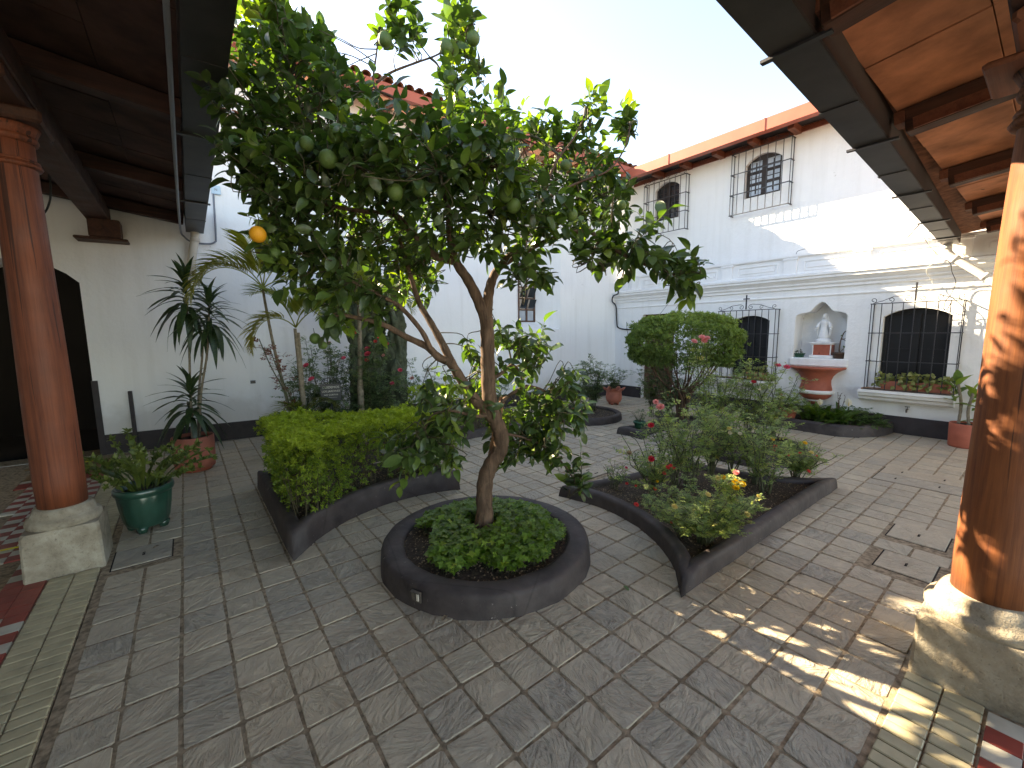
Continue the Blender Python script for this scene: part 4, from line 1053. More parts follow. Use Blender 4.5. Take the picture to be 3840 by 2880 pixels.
# ------------------------------------------------------------------ niche: basin, pedestal, statue, pots
NY = 2.475
house_ledge = MB().slab(RX - .02, RX + .03, 2.06, 2.90, .955, 1.085, bev=.012).build('niche_ledge', M['wall'], house)
t = thing('wall_basin', 'terracotta red wall basin with a white ring, mounted under the statue niche', 'basin', (RX, NY, .4))
half = dict(n=22, a0=PI/2, a1=1.5*PI)
MB().lathe([(.30, .945), (.385, .958), (.405, .945), (.395, .922), (.345, .90), (.285, .86), (.238, .80), (.212, .73), (.213, .67), (.228, .61), (.238, .575), (.236, .56)], (RX, NY, 0), sx=.82, **half).build('bowl', M['terracotta'], t)
MB().add([(RX - .82*.30*math.cos(a), NY + .30*math.sin(a), .947) for a in [(-.5 + k/12)*PI for k in range(13)]], [tuple(range(13))]).build('bowl_floor', M['terracotta'], t)
MB().lathe([(.23, .562), (.256, .556), (.265, .538), (.262, .515), (.25, .498), (.225, .495)], (RX, NY, 0), sx=.82, **half).build('white_ring', M['trim'], t)
MB().lathe([(.236, .497), (.222, .46), (.19, .425), (.14, .40), (.105, .392)], (RX, NY, 0), sx=.82, **half).build('lower_bowl', M['terracotta'], t)
MB().lathe([(.108, .394), (.118, .388), (.118, .372), (.10, .366)], (RX, NY, 0), sx=.82, **half).build('white_band', M['trim'], t)
MB().lathe([(.098, .368), (.085, .34), (.06, .31), (.02, .30)], (RX, NY, 0), sx=.82, **half).build('foot', M['terracotta'], t)
PX = RX + .16
t = thing('pedestal', 'small red pedestal with white edges holding the statue', 'pedestal', (PX, NY - .03, 1.09))
MB().box((PX, NY - .02, 1.115), (.25, .34, .048), bev=.01).build('plinth', M['trim'], t)
MB().box((PX, NY - .02, 1.228), (.19, .26, .178)).build('body', M['terracotta'], t)
for s in (-1, 1): MB().box((PX - .088, NY - .02 + s*.126, 1.228), (.022, .014, .172), bev=.003).build('edge_strip', M['trim'], t)
MB().box((PX, NY - .02, 1.328), (.235, .32, .022), bev=.006).box((PX, NY - .02, 1.346), (.26, .345, .014), bev=.004).build('top', M['trim'], t)
MB().lathe([(0, -.008), (.012, -.006), (.012, .004), (0, .006)], (PX - .096, NY + .01, 1.175), 8).build('spout_hole', M['gap'], t)
SX, SY, SZ = PX, NY - .01, 1.353
st = MB()
fold = lambda a, z: 1 + (.075*math.sin(9*a + 1.2*math.sin(30*z)) + .04*math.sin(5*a + 2)) * max(0, min(1, (SZ + .30 - z)/.18)) * (1 if z > SZ + .075 else .0)
st.lathe([(.02, 0), (.105, .002), (.108, .03), (.098, .05), (.085, .06), (.075, .068)], (SX, SY, SZ), 24)
pr_ = [(.072, .066), (.076, .09), (.066, .15), (.056, .21), (.048, .255), (.046, .275), (.052, .31), (.058, .34), (.054, .36), (.034, .374), (.019, .384), (.018, .392)]
st.lathe([(r, z + SZ) for r, z in pr_], (SX, SY, 0), 28, fold, sx=.82, sy=1.0)
st.lathe([(.017, .388), (.026, .398), (.031, .415), (.033, .435), (.031, .455), (.022, .472), (.008, .481), (.001, .482)], (SX - .003, SY, SZ), 18, sx=1.0, sy=.86)
# veil over head and shoulders, falling behind
for k in range(1):
    vp = [(.036, .445), (.036, .465), (.026, .482), (.008, .49), (.001, .491)]
    st.lathe(vp, (SX + .006, SY, SZ), 18, sy=.95)
    pts = [(SX + .022, SY, SZ + .45), (SX + .030, SY, SZ + .37), (SX + .034, SY, SZ + .28), (SX + .034, SY, SZ + .16), (SX + .036, SY, SZ + .08)]
    st.tube(pts, [.034, .056, .060, .062, .066], 14, flat=.55)
for s in (-1, 1):
    st.tube(crom([(SX, SY + s*.045, SZ + .345), (SX - .006, SY + s*.074, SZ + .315), (SX - .022, SY + s*.090, SZ + .275), (SX - .042, SY + s*.098, SZ + .245)], 4), [.022]*4 + [.024]*4 + [.026]*4 + [.029], 10)
    st.tube(crom([(SX - .012, SY + s*.090, SZ + .262), (SX - .012, SY + s*.093, SZ + .21), (SX - .004, SY + s*.086, SZ + .14), (SX + .0, SY + s*.078, SZ + .10)], 3), [.024]*3 + [.022]*3 + [.018]*3 + [.008], 8, flat=.6)
    h0 = np.array([SX - .042, SY + s*.100, SZ + .243])
    st.tube([h0, h0 + np.array([-.012, s*.006, -.014]), h0 + np.array([-.018, s*.010, -.030])], [.010, .0115, .009], 8, flat=.5)
    for q in range(4):
        b = h0 + np.array([-.018, s*.010 + (q - 1.5)*.005, -.030])
        st.tube([b, b + np.array([-.004, s*.002, -.010 - .002*(q in (1, 2))]), b + np.array([-.003, s*.002, -.019 - .003*(q in (1, 2))])], [.0030, .0028, .0018], 5)
    b = h0 + np.array([-.015, -s*.004, -.016]); st.tube([b, b + np.array([-.010, -s*.004, -.006]), b + np.array([-.014, -s*.004, -.013])], [.0034, .003, .002], 5)
# face: nose, brow, mouth, eyes
fx = SX - .0345
st.box((fx + .000, SY, SZ + .433), (.010, .007, .014), bev=.002).box((fx + .004, SY, SZ + .421), (.006, .012, .003), bev=.001)
for s in (-1, 1): st.lathe([(.0, -.003), (.004, 0), (0, .003)], (fx + .005, SY + s*.011, SZ + .440), 8)
o = st.build('statue', M['statue']); tag(o, 'white statue of a robed figure with open hands standing in the wall niche', 'statue')

def flower_pot(name, label, c, r0, r1, h, m, cat='pot', rim=.012, group=None, n=28, mod=None, soil=True):
    t = thing(name, label, cat, c, group)
    MB().lathe([(.005, .002), (r0, 0), (r0 + (r1-r0)*.5, h*.5), (r1, h - .03), (r1 + rim, h - .028), (r1 + rim, h - .004), (r1 + rim - .006, h), (r1 - .004, h), (r1 - .012, h - .035)], c, n, mod).build('body', m, t)
    if soil: MB().lathe([(.001, h - .028), (r1 - .008, h - .032)], c, n).build('soil', M['soil'], t)
    return t
gp_ = (RX + .085, 2.775, 1.09)
t = thing('planter_box', 'tiny green plastic planter in the niche left of the pedestal', 'planter', gp_)
V = []
for z, a, b in ((0, .038, .05), (.055, .046, .062), (.056, .052, .069), (.070, .052, .069)): V += [(gp_[0] + x*a, gp_[1] + y*b, gp_[2] + z) for x, y in ((-1, -1), (1, -1), (1, 1), (-1, 1))]
MB().add(V, [(k*4+i, k*4+(i+1) % 4, k*4+4+(i+1) % 4, k*4+4+i) for k in range(3) for i in range(4)]).build('body', M['green_plastic'], t)
MB().slab(gp_[0] - .046, gp_[0] + .046, gp_[1] - .062, gp_[1] + .062, gp_[2] + .05, gp_[2] + .062).build('soil', M['soil'], t)
flower_pot('flower_pot', 'brown fluted pot in the niche right of the pedestal', (RX + .075, 2.21, 1.09), .062, .080, .105, M['brown_pot'], 'pot', .010, None, 32, lambda a, z: 1 + .03*math.cos(16*a))

# terracotta window boxes
def window_box(label, y0, y1):
    x = RX - .095; z = .673; t = thing('window_box', label, 'planter', (x, (y0+y1)/2, z), 'terracotta window boxes')
    V = []
    for zz, a, b in ((0, .055, 0), (.095, .066, .012), (.096, .072, .018), (.125, .072, .018)): V += [(x - a, y0 - b + .02, z + zz), (x + a, y0 - b + .02, z + zz), (x + a, y1 + b - .02, z + zz), (x - a, y1 + b - .02, z + zz)]
    MB().add(V, [(k*4+i, k*4+(i+1) % 4, k*4+4+(i+1) % 4, k*4+4+i) for k in range(3) for i in range(4)] + [(0, 1, 2, 3)]).build('trough', M['terracotta2'], t)
    MB().slab(x - .064, x + .064, y0 + .03, y1 - .03, z + .09, z + .112).build('soil', M['soil'], t)
WBOX = [('terracotta window box of yellow-green leaves, left one behind the large window cage', 1.24, 1.62), ('terracotta window box of yellow-green leaves, right one behind the large window cage', .86, 1.22), ('terracotta window box on the sill behind the rose canes', 3.22, 3.55)]
for w in WBOX: window_box(*w)

# pots on the ground
t = thing('big_pot', 'wide plain terracotta-red tub holding the tall dracaena', 'pot', (-.02, 6.15, 0), 'terracotta pots')
MB().lathe([(.005, .002), (.16, 0), (.165, .035), (.16, .04)], (-.02, 6.15, 0), 36).build('foot_ring', M['terracotta'], t)
MB().lathe([(.16, .036), (.196, .040), (.203, .1), (.207, .40), (.203, .408), (.192, .408), (.188, .36)], (-.02, 6.15, 0), 40, lambda a, z: 1 + .006*math.sin(3*a)).build('body', M['terracotta2'], t)
MB().lathe([(.001, .375), (.19, .37)], (-.02, 6.15, 0), 30).build('soil', M['soil'], t)
G0 = (-.365, 4.49, 0)
t = thing('ribbed_pot', 'dark green glazed ribbed pot on small feet beside the stone column base', 'pot', G0)
rib = lambda a, z: 1 + (.022*abs(math.sin(7*a)) if .06 < z < .31 else 0)
MB().lathe([(.02, .052), (.125, .045), (.137, .055), (.150, .10), (.168, .22), (.176, .305), (.176, .312), (.190, .318), (.196, .335), (.194, .362), (.185, .372), (.172, .37), (.166, .32)], G0, 84, rib).build('body', M['green_glaze'], t)
for k in range(4):
    a = PI/4 + k*PI/2 + .5; c = (G0[0] + .105*math.cos(a), G0[1] + .105*math.sin(a), 0)
    MB().lathe([(.028, .0), (.034, .02), (.045, .052), (.01, .056)], c, 10).build('foot', M['green_glaze'], t)
MB().lathe([(.001, .325), (.17, .32)], G0, 24).build('soil', M['soil'], t)
RP = (8.13, .66, 0)
t = thing('big_pot', 'terracotta-red pot of broad bright leaves beside the orange column', 'pot', RP, 'terracotta pots')
MB().lathe([(.005, .002), (.155, 0), (.162, .02), (.168, .31), (.163, .318), (.152, .316), (.148, .28)], RP, 36).build('body', M['terracotta'], t)
MB().lathe([(.001, .295), (.15, .29)], RP, 24).build('soil', M['soil'], t)
WP = (7.27, 5.82, 0)
t = thing('ruffled_pot', 'pink terracotta pot with a ruffled flaring rim on small feet near the corner', 'pot', WP, 'terracotta pots')
ruf = lambda a, z: 1 + max(0, (z - .26)/.10)*.13*math.sin(7*a)
V0 = [(.01, .048), (.11, .045), (.15, .07), (.172, .13), (.170, .20), (.160, .26), (.165, .30), (.195, .335), (.225, .345), (.222, .35), (.185, .345), (.15, .30), (.145, .24)]
o = MB().lathe(V0, WP, 56, ruf).build('body', M['terracotta2'], t)
for v in o.data.vertices:
    if v.co.z > .30: a = math.atan2(v.co.y, v.co.x); v.co.z += .028*math.sin(7*a)
for k in range(4):
    a = .3 + k*PI/2; MB().lathe([(.022, 0), (.03, .03), (.035, .056)], (WP[0] + .09*math.cos(a), WP[1] + .09*math.sin(a), 0), 8).build('foot', M['terracotta2'], t)
MB().lathe([(.001, .27), (.148, .265)], WP, 20).build('soil', M['soil'], t)
flower_pot('flower_pot', 'small dark green plastic pot standing in the bed under the clipped shrub', (5.42, 3.84, .075), .06, .08, .13, M['green_plastic'])
flower_pot('flower_pot', 'brown clay pot of feathery fern in the bed below the basin', (7.72, 2.62, .12), .09, .125, .17, M['terracotta'])

# garden sign
SG = np.array([1.41, 5.585, 0]); sr = norm(np.array([.95, -.20, 0])); sn = np.array([sr[1], -sr[0], 0]); sn = sn if sn @ SG < 0 else -sn
t = thing('garden_sign', 'small black iron garden sign with pale lettering and scrolls among the roses', 'sign', (SG[0], SG[1], .07))
axs = (sr, -sn, np.array([0, 0, 1.0])); c = SG + np.array([0, 0, .848])
MB().box(c, (.24, .008, .215), axes=axs, bev=.002).build('board', M['iron'], t)
MB().box(SG + np.array([0, 0, .40]), (.016, .012, .70), axes=axs).build('post', M['iron'], t)
sc_ = MB()
for s in (-1, 1):
    for c0, r, s2 in ((.05, .030, 1), (.095, .022, -1)):
        pts = spiral((0, 0), r, -PI/2, 1.15, s2*s)
        sc_.tube([SG + sr*(s*c0 + p[1]) + np.array([0, 0, .955 + r + p[2]]) for p in pts], .0035, 5)
sc_.tube([SG + sr*(.11*math.cos(a)) + np.array([0, 0, .957 + .075*math.sin(a)]) for a in [k*PI/12 for k in range(13)]], .004, 5)
sc_.build('scrollwork', M['iron'], t)
for txt, size, dz in (('CUIDEMOS', .040, .062), ('LOS JARDINES', .034, .012), ('NO CORTAR', .028, -.034)):
    text_mesh(txt, size, face_mat(c + sn*.006 + np.array([0, 0, dz]), sr, (0, 0, 1)), M['cable_w'], t)
sc2 = MB().bar(c + sn*.006 - sr*.06 + np.array([0, 0, -.066]), c + sn*.006 + sr*.07 + np.array([0, 0, -.066]), .003, .0015).build('underline', M['cable_w'], t)
# ------------------------------------------------------------------ plants: shared pieces
def objs_from(tpls, pos, d, up, sc, which, mats, name, parent, vals=None):
    """one object per piece, sharing the template meshes"""
    F = frame(np.asarray(d, float), np.asarray(up, float)); off = np.array(wloc(parent)); out = []
    for i in range(len(pos)):
        me = tpls[which[i]]; s = sc[i]; R = F[i] * s; p = pos[i] - off
        o = bpy.data.objects.new(name, me); COL.objects.link(o); o.parent = parent
        o.matrix_local = Matrix(((R[0, 0], R[0, 1], R[0, 2], p[0]), (R[1, 0], R[1, 1], R[1, 2], p[1]), (R[2, 0], R[2, 1], R[2, 2], p[2]), (0, 0, 0, 1)))
        out.append(o)
    return out
def tpl_mesh(name, tpl, mat, val=-1.0):
    V, F = tpl; me = bpy.data.meshes.new(name); me.from_pydata([tuple(v) for v in V], [], [tuple(f) for f in F])
    a = me.attributes.new('v', 'FLOAT', 'POINT'); a.data.foreach_set('value', np.full(len(V), val, np.float32))
    me.materials.append(mat); me.polygons.foreach_set('use_smooth', [True]*len(me.polygons)); return me
SPRIG = compose([(small_leaf(1, .48, .3, .15), (0, .0 + .12*k, .02), (math.cos(2.4*k)*.8, .55, math.sin(2.4*k)*.8), (0, .6, .6), 1 - .06*k) for k in range(5)] + [(small_leaf(1, .45, .35, .05), (0, .62, 0), (.1, 1, .1), (.4, 0, 1), .7)])
ROSELEAF = compose([(small_leaf(1, .62, .2, .12), p, d, (0, 0, 1), s) for p, d, s in (((0, .62, 0), (0, 1, 0), .42), ((.02, .55, 0), (1, .55, 0), .36), ((-.02, .55, 0), (-1, .55, 0), .36), ((.02, .26, 0), (1, .45, 0), .30), ((-.02, .26, 0), (-1, .45, 0), .30))] + [((np.array([(-.012, 0, 0), (.012, 0, 0), (0, .66, 0)]), np.array([(0, 1, 2)])), (0, 0, 0), (0, 1, 0), (0, 0, 1), 1)])
CLOVER = compose([(small_leaf(1, .72, .15, .1), (0, 0, 0), (math.cos(a), math.sin(a), .1), (0, 0, 1), .5) for a in (.6, 2.1, 3.7, 5.3)])
def rose_tpl():
    pt = leaf_tpl(1, .95, 3, .0, -.25, 1, 0, .62); parts = []
    for n, el, r, s in ((4, 1.25, .03, .34), (5, .95, .05, .46), (6, .6, .07, .56), (7, .22, .08, .60)):
        for k in range(n):
            a = 2*PI*k/n + el*2; parts.append((pt, (r*math.cos(a), r*math.sin(a), .06*el), (math.cos(a)*math.cos(el), math.sin(a)*math.cos(el), math.sin(el)), (-math.cos(a)*math.sin(el), -math.sin(a)*math.sin(el), math.cos(el)), s))
    return compose(parts)
RT_ = rose_tpl(); FLOWER = {}
for c in ('pink', 'palepink', 'crimson', 'coral', 'yellow_p', 'cream_p', 'white_p', 'dry_p'):
    me = tpl_mesh('flower', RT_, M[c]); vv = np.concatenate([np.full(len(RT_[0])//22, (k*.37) % 1 * .9) for k in range(22)]); vv = np.resize(vv, len(RT_[0]))
    me.attributes['v'].data.foreach_set('value', vv.astype(np.float32)); FLOWER[c] = me
def put_flower(c, p, d, s, parent):
    d = norm(d); z = d; x = norm(np.cross(d, [.3, .9, .2])); y = np.cross(z, x); off = np.array(wloc(parent)); q = p - off
    o = bpy.data.objects.new('flower', FLOWER[c]); COL.objects.link(o); o.parent = parent
    o.matrix_local = Matrix(((x[0]*s, y[0]*s, z[0]*s, q[0]), (x[1]*s, y[1]*s, z[1]*s, q[1]), (x[2]*s, y[2]*s, z[2]*s, q[2]), (0, 0, 0, 1)))
def rose(label, base, h, spread, canes, leaf_s, mat='rose_leaf', flowers=(), dens=16, twig=.16, group='rose bushes', cane_r=.006, red=0, lean=(0, 0)):
    base = np.asarray(base, float); t = thing('rose_bush', label, 'rose bush', tuple(base), group); cm = MB(); P = []; Dd = []
    ends = []
    for k in range(canes):
        a = 2*PI*(k + rnd.uniform(-.3, .3))/canes; r = spread*rnd.uniform(.35, 1)
        ends.append((base + np.array([r*math.cos(a) + lean[0], r*math.sin(a) + lean[1], h*rnd.uniform(.62, 1.0)]), None))
    for p, c, s in flowers: ends.append((np.asarray(p, float), (c, s)))
    for e, fl in ends:
        m = base + (e - base)*.45 + np.array([rnd.uniform(-.05, .05), rnd.uniform(-.05, .05), .06*h]); b0 = base + np.array([rnd.uniform(-.04, .04), rnd.uniform(-.04, .04), -.02])
        C = crom([b0, b0 + (m - b0)*.5 + np.array([0, 0, .03]), m, m + (e - m)*.55 + RN.normal(0, .02, 3), e], 4); L = np.linalg.norm(e - b0)
        cm.tube(C, np.linspace(cane_r, cane_r*.45, len(C)), 5)
        nt_ = max(3, int(L*dens*1.15))
        for j in range(nt_):
            f = rnd.uniform(.22, .99); i = min(len(C)-2, int(f*(len(C)-1))); p = C[i] + (C[i+1]-C[i])*rnd.random()
            a = rnd.uniform(0, 2*PI); td = norm(np.array([math.cos(a), math.sin(a), rnd.uniform(.1, .9)])); tl = twig*rnd.uniform(.4, 1.15)
            if rnd.random() < .4: cm.tube([p, p + td*tl*.5 + np.array([0, 0, .01]), p + td*tl], [.0025, .002, .0015], 3, cap=False)
            else: tl *= .2
            for q in range(rnd.choice((2, 3, 3, 4))):
                pp = p + td*tl*(.35 + .22*q); b = rnd.uniform(0, 2*PI)
                P.append(pp); Dd.append(norm(td*.5 + np.array([math.cos(b), math.sin(b), rnd.uniform(-.35, .45)])))
        if fl: put_flower(fl[0], e, np.array([rnd.uniform(-.4, .2) - .35, rnd.uniform(-.4, .2) - .35, .8]), fl[1]*1.12, t)
    cm.build('canes', M['cane'], t)
    P = np.array(P); Dd = np.array(Dd); n = len(P)
    v, f, a = scatter(ROSELEAF, P, Dd, np.tile([0, 0, 1.0], (n, 1)) + RN.normal(0, .35, (n, 3)), leaf_s*RN.uniform(.65, 1.2, n), np.clip(RN.beta(1.6, 2.2, n), 0, .97))
    tri_mesh('foliage', v, f, M[mat], t, a, False)
    return t

# ------------------------------------------------------------------ orange tree
TB = (1.60, 2.44, .10)
tree = thing('orange_tree', 'tall orange tree with dark glossy leaves and green fruit, in the round planter', 'tree', TB)
A_ = lambda x, y, d: tuple(at(x, y, d))
limbs = []
def limb(pts, r0, r1, n=10, seg=6, bulge=0):
    P = crom([A_(*p) for p in pts], seg); R = np.linspace(r0, r1, len(P)) * (1 + .05*np.sin(np.arange(len(P))*1.7))
    limbs.append((P, R, n)); return P
limb([(1818, 2010, 3.02), (1820, 1960, 3.03), (1816, 1870, 3.04), (1822, 1790, 3.04), (1846, 1735, 3.03), (1874, 1690, 3.02), (1880, 1640, 3.0), (1864, 1590, 2.98), (1846, 1540, 2.96), (1833, 1470, 2.95), (1829, 1362, 2.94), (1828, 1271, 2.92), (1824, 1190, 2.90)], .062, .046, 14)
limb([(1795, 1985, 3.0), (1806, 1930, 3.01), (1812, 1850, 3.02)], .034, .020, 8, 4)
limb([(1840, 1990, 3.04), (1834, 1930, 3.05), (1824, 1840, 3.05)], .034, .018, 8, 4)
limb([(1826, 1210, 2.90), (1795, 1130, 2.87), (1755, 1050, 2.83), (1712, 985, 2.78), (1690, 900, 2.72), (1682, 800, 2.68), (1660, 690, 2.66), (1640, 560, 2.66)], .042, .014)
limb([(1824, 1200, 2.90), (1830, 1120, 2.90), (1842, 1060, 2.92), (1866, 1010, 2.93), (1905, 965, 2.92), (1960, 900, 2.88), (2020, 800, 2.85), (2050, 690, 2.84)], .040, .013)
limb([(1866, 1010, 2.93), (1940, 960, 2.88), (2060, 900, 2.80), (2200, 864, 2.70), (2249, 908, 2.66), (2320, 945, 2.62), (2400, 985, 2.58), (2530, 1032, 2.54), (2601, 1092, 2.50)], .020, .006, 8)
limb([(1852, 1570, 2.97), (1810, 1530, 2.93), (1774, 1490, 2.90), (1725, 1415, 2.86), (1689, 1362, 2.84), (1645, 1340, 2.83), (1600, 1300, 2.82), (1520, 1262, 2.80), (1436, 1217, 2.74), (1330, 1190, 2.68), (1250, 1180, 2.62)], .044, .010)
limb([(1700, 1372, 2.84), (1660, 1290, 2.86), (1616, 1211, 2.90), (1570, 1130, 2.96), (1535, 1020, 3.0), (1500, 900, 2.98), (1480, 760, 2.92)], .030, .010, 9)
limb([(1620, 1320, 2.82), (1580, 1240, 2.76), (1500, 1150, 2.70), (1430, 1110, 2.64), (1330, 1060, 2.58), (1240, 1010, 2.54)], .020, .007, 8)
limb([(1706, 980, 2.78), (1640, 965, 2.74), (1570, 897, 2.70), (1480, 800, 2.66), (1370, 690, 2.62), (1250, 560, 2.62), (1150, 430, 2.64), (1090, 280, 2.68)], .026, .008, 8)
limb([(1480, 800, 2.66), (1340, 790, 2.6), (1200, 760, 2.56), (1060, 700, 2.54), (960, 640, 2.52)], .016, .005, 7)
limb([(1640, 600, 2.66), (1600, 480, 2.68), (1500, 380, 2.70), (1420, 340, 2.70), (1400, 300, 2.70), (1412, 200, 2.70), (1420, 110, 2.70)], .012, .004, 7)
limb([(1410, 310, 2.70), (1470, 270, 2.72), (1560, 235, 2.74), (1640, 205, 2.76), (1720, 150, 2.78), (1790, 50, 2.78)], .009, .003, 6)
limb([(2050, 690, 2.84), (2090, 600, 2.84), (2150, 520, 2.82), (2190, 440, 2.80)], .011, .004, 6)
limb([(2050, 740, 2.85), (2180, 680, 2.88), (2280, 640, 2.90), (2340, 560, 2.90), (2365, 470, 2.90)], .010, .004, 6)
limb([(1832, 1430, 2.98), (1880, 1400, 3.06), (1920, 1370, 3.14), (1950, 1400, 3.2), (1965, 1470, 3.2)], .016, .006, 7)
limb([(1850, 1545, 2.98), (1900, 1490, 3.08), (1980, 1450, 3.16), (2060, 1480, 3.16), (2110, 1560, 3.10)], .018, .006, 7)
limb([(1848, 1555, 2.96), (1780, 1560, 2.86), (1690, 1540, 2.78), (1620, 1560, 2.72), (1580, 1640, 2.68)], .014, .005, 7)
limb([(1880, 1625, 3.02), (1960, 1640, 3.04), (2050, 1680, 3.0), (2120, 1750, 2.94), (2170, 1830, 2.9)], .012, .004, 6)
for P, R, n in limbs: pass
tm = MB()
for P, R, n in limbs:
    tm.tube(P, R, n)
tm.build('trunk', M['bark'], tree)
SK = np.vstack([l[0] for l in limbs[3:]])
clusters = [(1065, 215, 205, 195, 2.70, .34), (975, 434, 145, 160, 2.58, .28), (1010, 110, 110, 100, 2.7, .2), (930, 620, 75, 110, 2.5, .16), (1240, 450, 235, 180, 2.75, .38), (1100, 694, 240, 190, 2.56, .36), (1493, 640, 285, 200, 2.70, .45), (1736, 520, 240, 160, 2.66, .42),
            (1944, 510, 215, 165, 3.02, .36), (2083, 680, 220, 185, 3.08, .34), (1830, 800, 300, 165, 2.58, .42), (2250, 730, 150, 145, 3.08, .24), (1423, 890, 280, 165, 2.86, .42), (1190, 960, 165, 130, 2.56, .28),
            (1270, 1128, 225, 125, 2.66, .28), (1562, 1030, 150, 140, 3.25, .30), (2300, 890, 165, 95, 2.60, .22), (2470, 965, 130, 85, 2.55, .16), (2575, 1050, 65, 95, 2.50, .12), (1500, 100, 95, 110, 2.70, .14),
            (1740, 190, 90, 180, 2.77, .16), (1680, 350, 60, 90, 2.74, .14), (2200, 420, 65, 75, 3.05, .10), (2355, 500, 55, 95, 3.08, .10), (1900, 1310, 170, 130, 3.20, .26), (1990, 1490, 205, 180, 3.16, .28),
            (1680, 1500, 180, 140, 2.78, .22), (1600, 1660, 140, 120, 2.70, .22), (2095, 1680, 105, 90, 2.98, .20), (1640, 640, 250, 220, 2.30, .25), (1860, 620, 220, 190, 2.36, .18), (2180, 800, 130, 90, 3.0, .2), (1330, 620, 220, 200, 2.25, .22),
            (2170, 1790, 60, 70, 2.92, .08), (2080, 1570, 150, 150, 3.05, .25), (2010, 1010, 100, 70, 2.62, .14), (2220, 965, 90, 65, 2.62, .12), (1960, 1650, 120, 90, 3.12, .2), (1760, 1420, 120, 110, 3.2, .22)]
twm = MB(); LP = []; LD = []; LU = []; LS = []; LV = []
ctr = np.array([1.6, 2.4, 2.7]); cam0 = np.array([0, 0, HC])
for ci, (x, y, rx, ry, d, dr) in enumerate(clusters):
    c = at(x, y, d); i = np.argmin(np.linalg.norm(SK - c, axis=1)); s0 = SK[i]
    sx, sy = rx*d/FOC, ry*d/FOC
    if np.linalg.norm(s0 - c) > .12: twm.tube(crom([s0, (s0 + c)/2 + np.array([0, 0, .05]), c], 4), np.linspace(.009, .004, 9), 5, cap=False)
    ntw = max(7, int(rx*ry/(820 if x > 1300 else 680))) if ci not in (29, 30, 31, 32) else int(rx*ry/2200)
    for k in range(ntw):
        q = rand_dirs(1)[0]*(rnd.random()**.45)
        p = c + RT*q[0]*sx + UP*q[1]*sy + FW*q[2]*dr
        dy = p[1] - .1; hx, hz = p[0] + .3535*dy, p[2] - .682*dy; gx, gy = p[0] + .518*p[2], p[1] - 1.466*p[2]
        if abs(hx - 2.735) < .2 and 1.1 < hz < 2.4 and rnd.random() < .72: continue        # gaps in the crown that let the sun through
        if 1.5 < gx < 2.7 and .2 < gy < 1.0 and rnd.random() < .66: continue
        if 1290 < 1920 + FOC*((p - cam0) @ RT)/((p - cam0) @ FW) < 1400 and 1440 - FOC*((p - cam0) @ UP)/((p - cam0) @ FW) < 300: continue
        out = norm(p - ctr); td = norm(out*.55 + np.array([0, 0, .45 if y < 1100 else -.05]) + RN.normal(0, .55, 3)); L = rnd.uniform(.14, .30)
        if rx < 100: td = norm(np.array([0, 0, 1.1]) + RN.normal(0, .45, 3)); L = rnd.uniform(.1, .2)
        if x > 2400 and rx > 60: td = norm(np.array([.25, -.4, -.25]) + RN.normal(0, .5, 3))
        base = p - td*L*.5; j = np.argmin(np.linalg.norm(SK - base, axis=1))
        anchor = c if np.linalg.norm(base - c) < np.linalg.norm(base - SK[j]) else SK[j]
        twm.tube(crom([anchor, (anchor + base)/2 + RN.normal(0, .02, 3), base, base + td*L*.5 + RN.normal(0, .012, 3), base + td*L], 3), np.linspace(.0045, .0014, 13), 4, cap=False)
        nl = rnd.randint(7, 11); young = rnd.random() < (.22 if rx > 100 else .45); az = rnd.uniform(0, 2*PI)
        e1 = norm(np.cross(td, [.2, .5, .9])); e2 = np.cross(td, e1)
        for m in range(nl):
            f = .25 + .75*m/(nl-1); a = az + 2.4*m; sp = .95 if f < .95 else .35
            ld = norm(td*(.55 if f < .95 else 1.0) + (e1*math.cos(a) + e2*math.sin(a))*sp + np.array([0, 0, -.28 + (.15 if young else 0)]))
            LP.append(base + td*L*f); LD.append(ld); LU.append(np.array([0, 0, 1.0]) + RN.normal(0, .45, 3))
            LS.append(rnd.triangular(.050, .140, .095) * (.9 if young else 1)); LV.append(rnd.uniform(.80, .985) if young and f > .4 else min(.93, abs(rnd.gauss(.35, .26))))
tag(twm.build('twigs', M['twig'], tree), kind='stuff')
LP = np.array(LP); LD = np.array(LD); LU = np.array(LU); LS = np.array(LS); LV = np.array(LV)
TPL = [leaf_tpl(1, .50, 5, .30, .16, 1, .0, .42), leaf_tpl(1, .46, 5, .45, .28, 1, .012, .40), leaf_tpl(1, .54, 5, .18, .06, 1, .015, .45)]
which = RN.randint(0, 3, len(LP))
rel = LP - np.array([0, 0, HC]); dep = rel @ FW; sx_ = 1920 + FOC*(rel @ RT)/dep; sy_ = 1440 - FOC*(rel @ UP)/dep
vis = (sx_ > 20) & (sx_ < 3820) & (sy_ > 20) & (sy_ < 2860)
order = np.argsort(np.where(vis, dep/LS*.085, 99)); near = order[:300]; rest = order[300:]
FLM = [tpl_mesh('leaf', TPL[k], M['orange_leaf']) for k in range(3)]
objs_from(FLM, LP[near], LD[near], LU[near], LS[near], [which[i] for i in near], None, 'leaf', tree)
ch = [scatter(TPL[k], LP[rest][which[rest] == k], LD[rest][which[rest] == k], LU[rest][which[rest] == k], LS[rest][which[rest] == k], LV[rest][which[rest] == k]) for k in range(3)]
v, f, a = merge(ch)
tri_mesh('foliage', v, f, M['orange_leaf'], tree, a, True, 'stuff')
fm = MB().lathe([(.001, -.98), (.25, -.95), (.5, -.85), (.75, -.66), (.93, -.35), (1, 0), (.94, .35), (.76, .66), (.5, .87), (.22, .97), (.05, .95)], (0, 0, 0), 18)
st_ = MB().tube([(0, 0, .93), (.05, 0, 1.3), (.02, .05, 1.9)], [.09, .05, .05], 6)
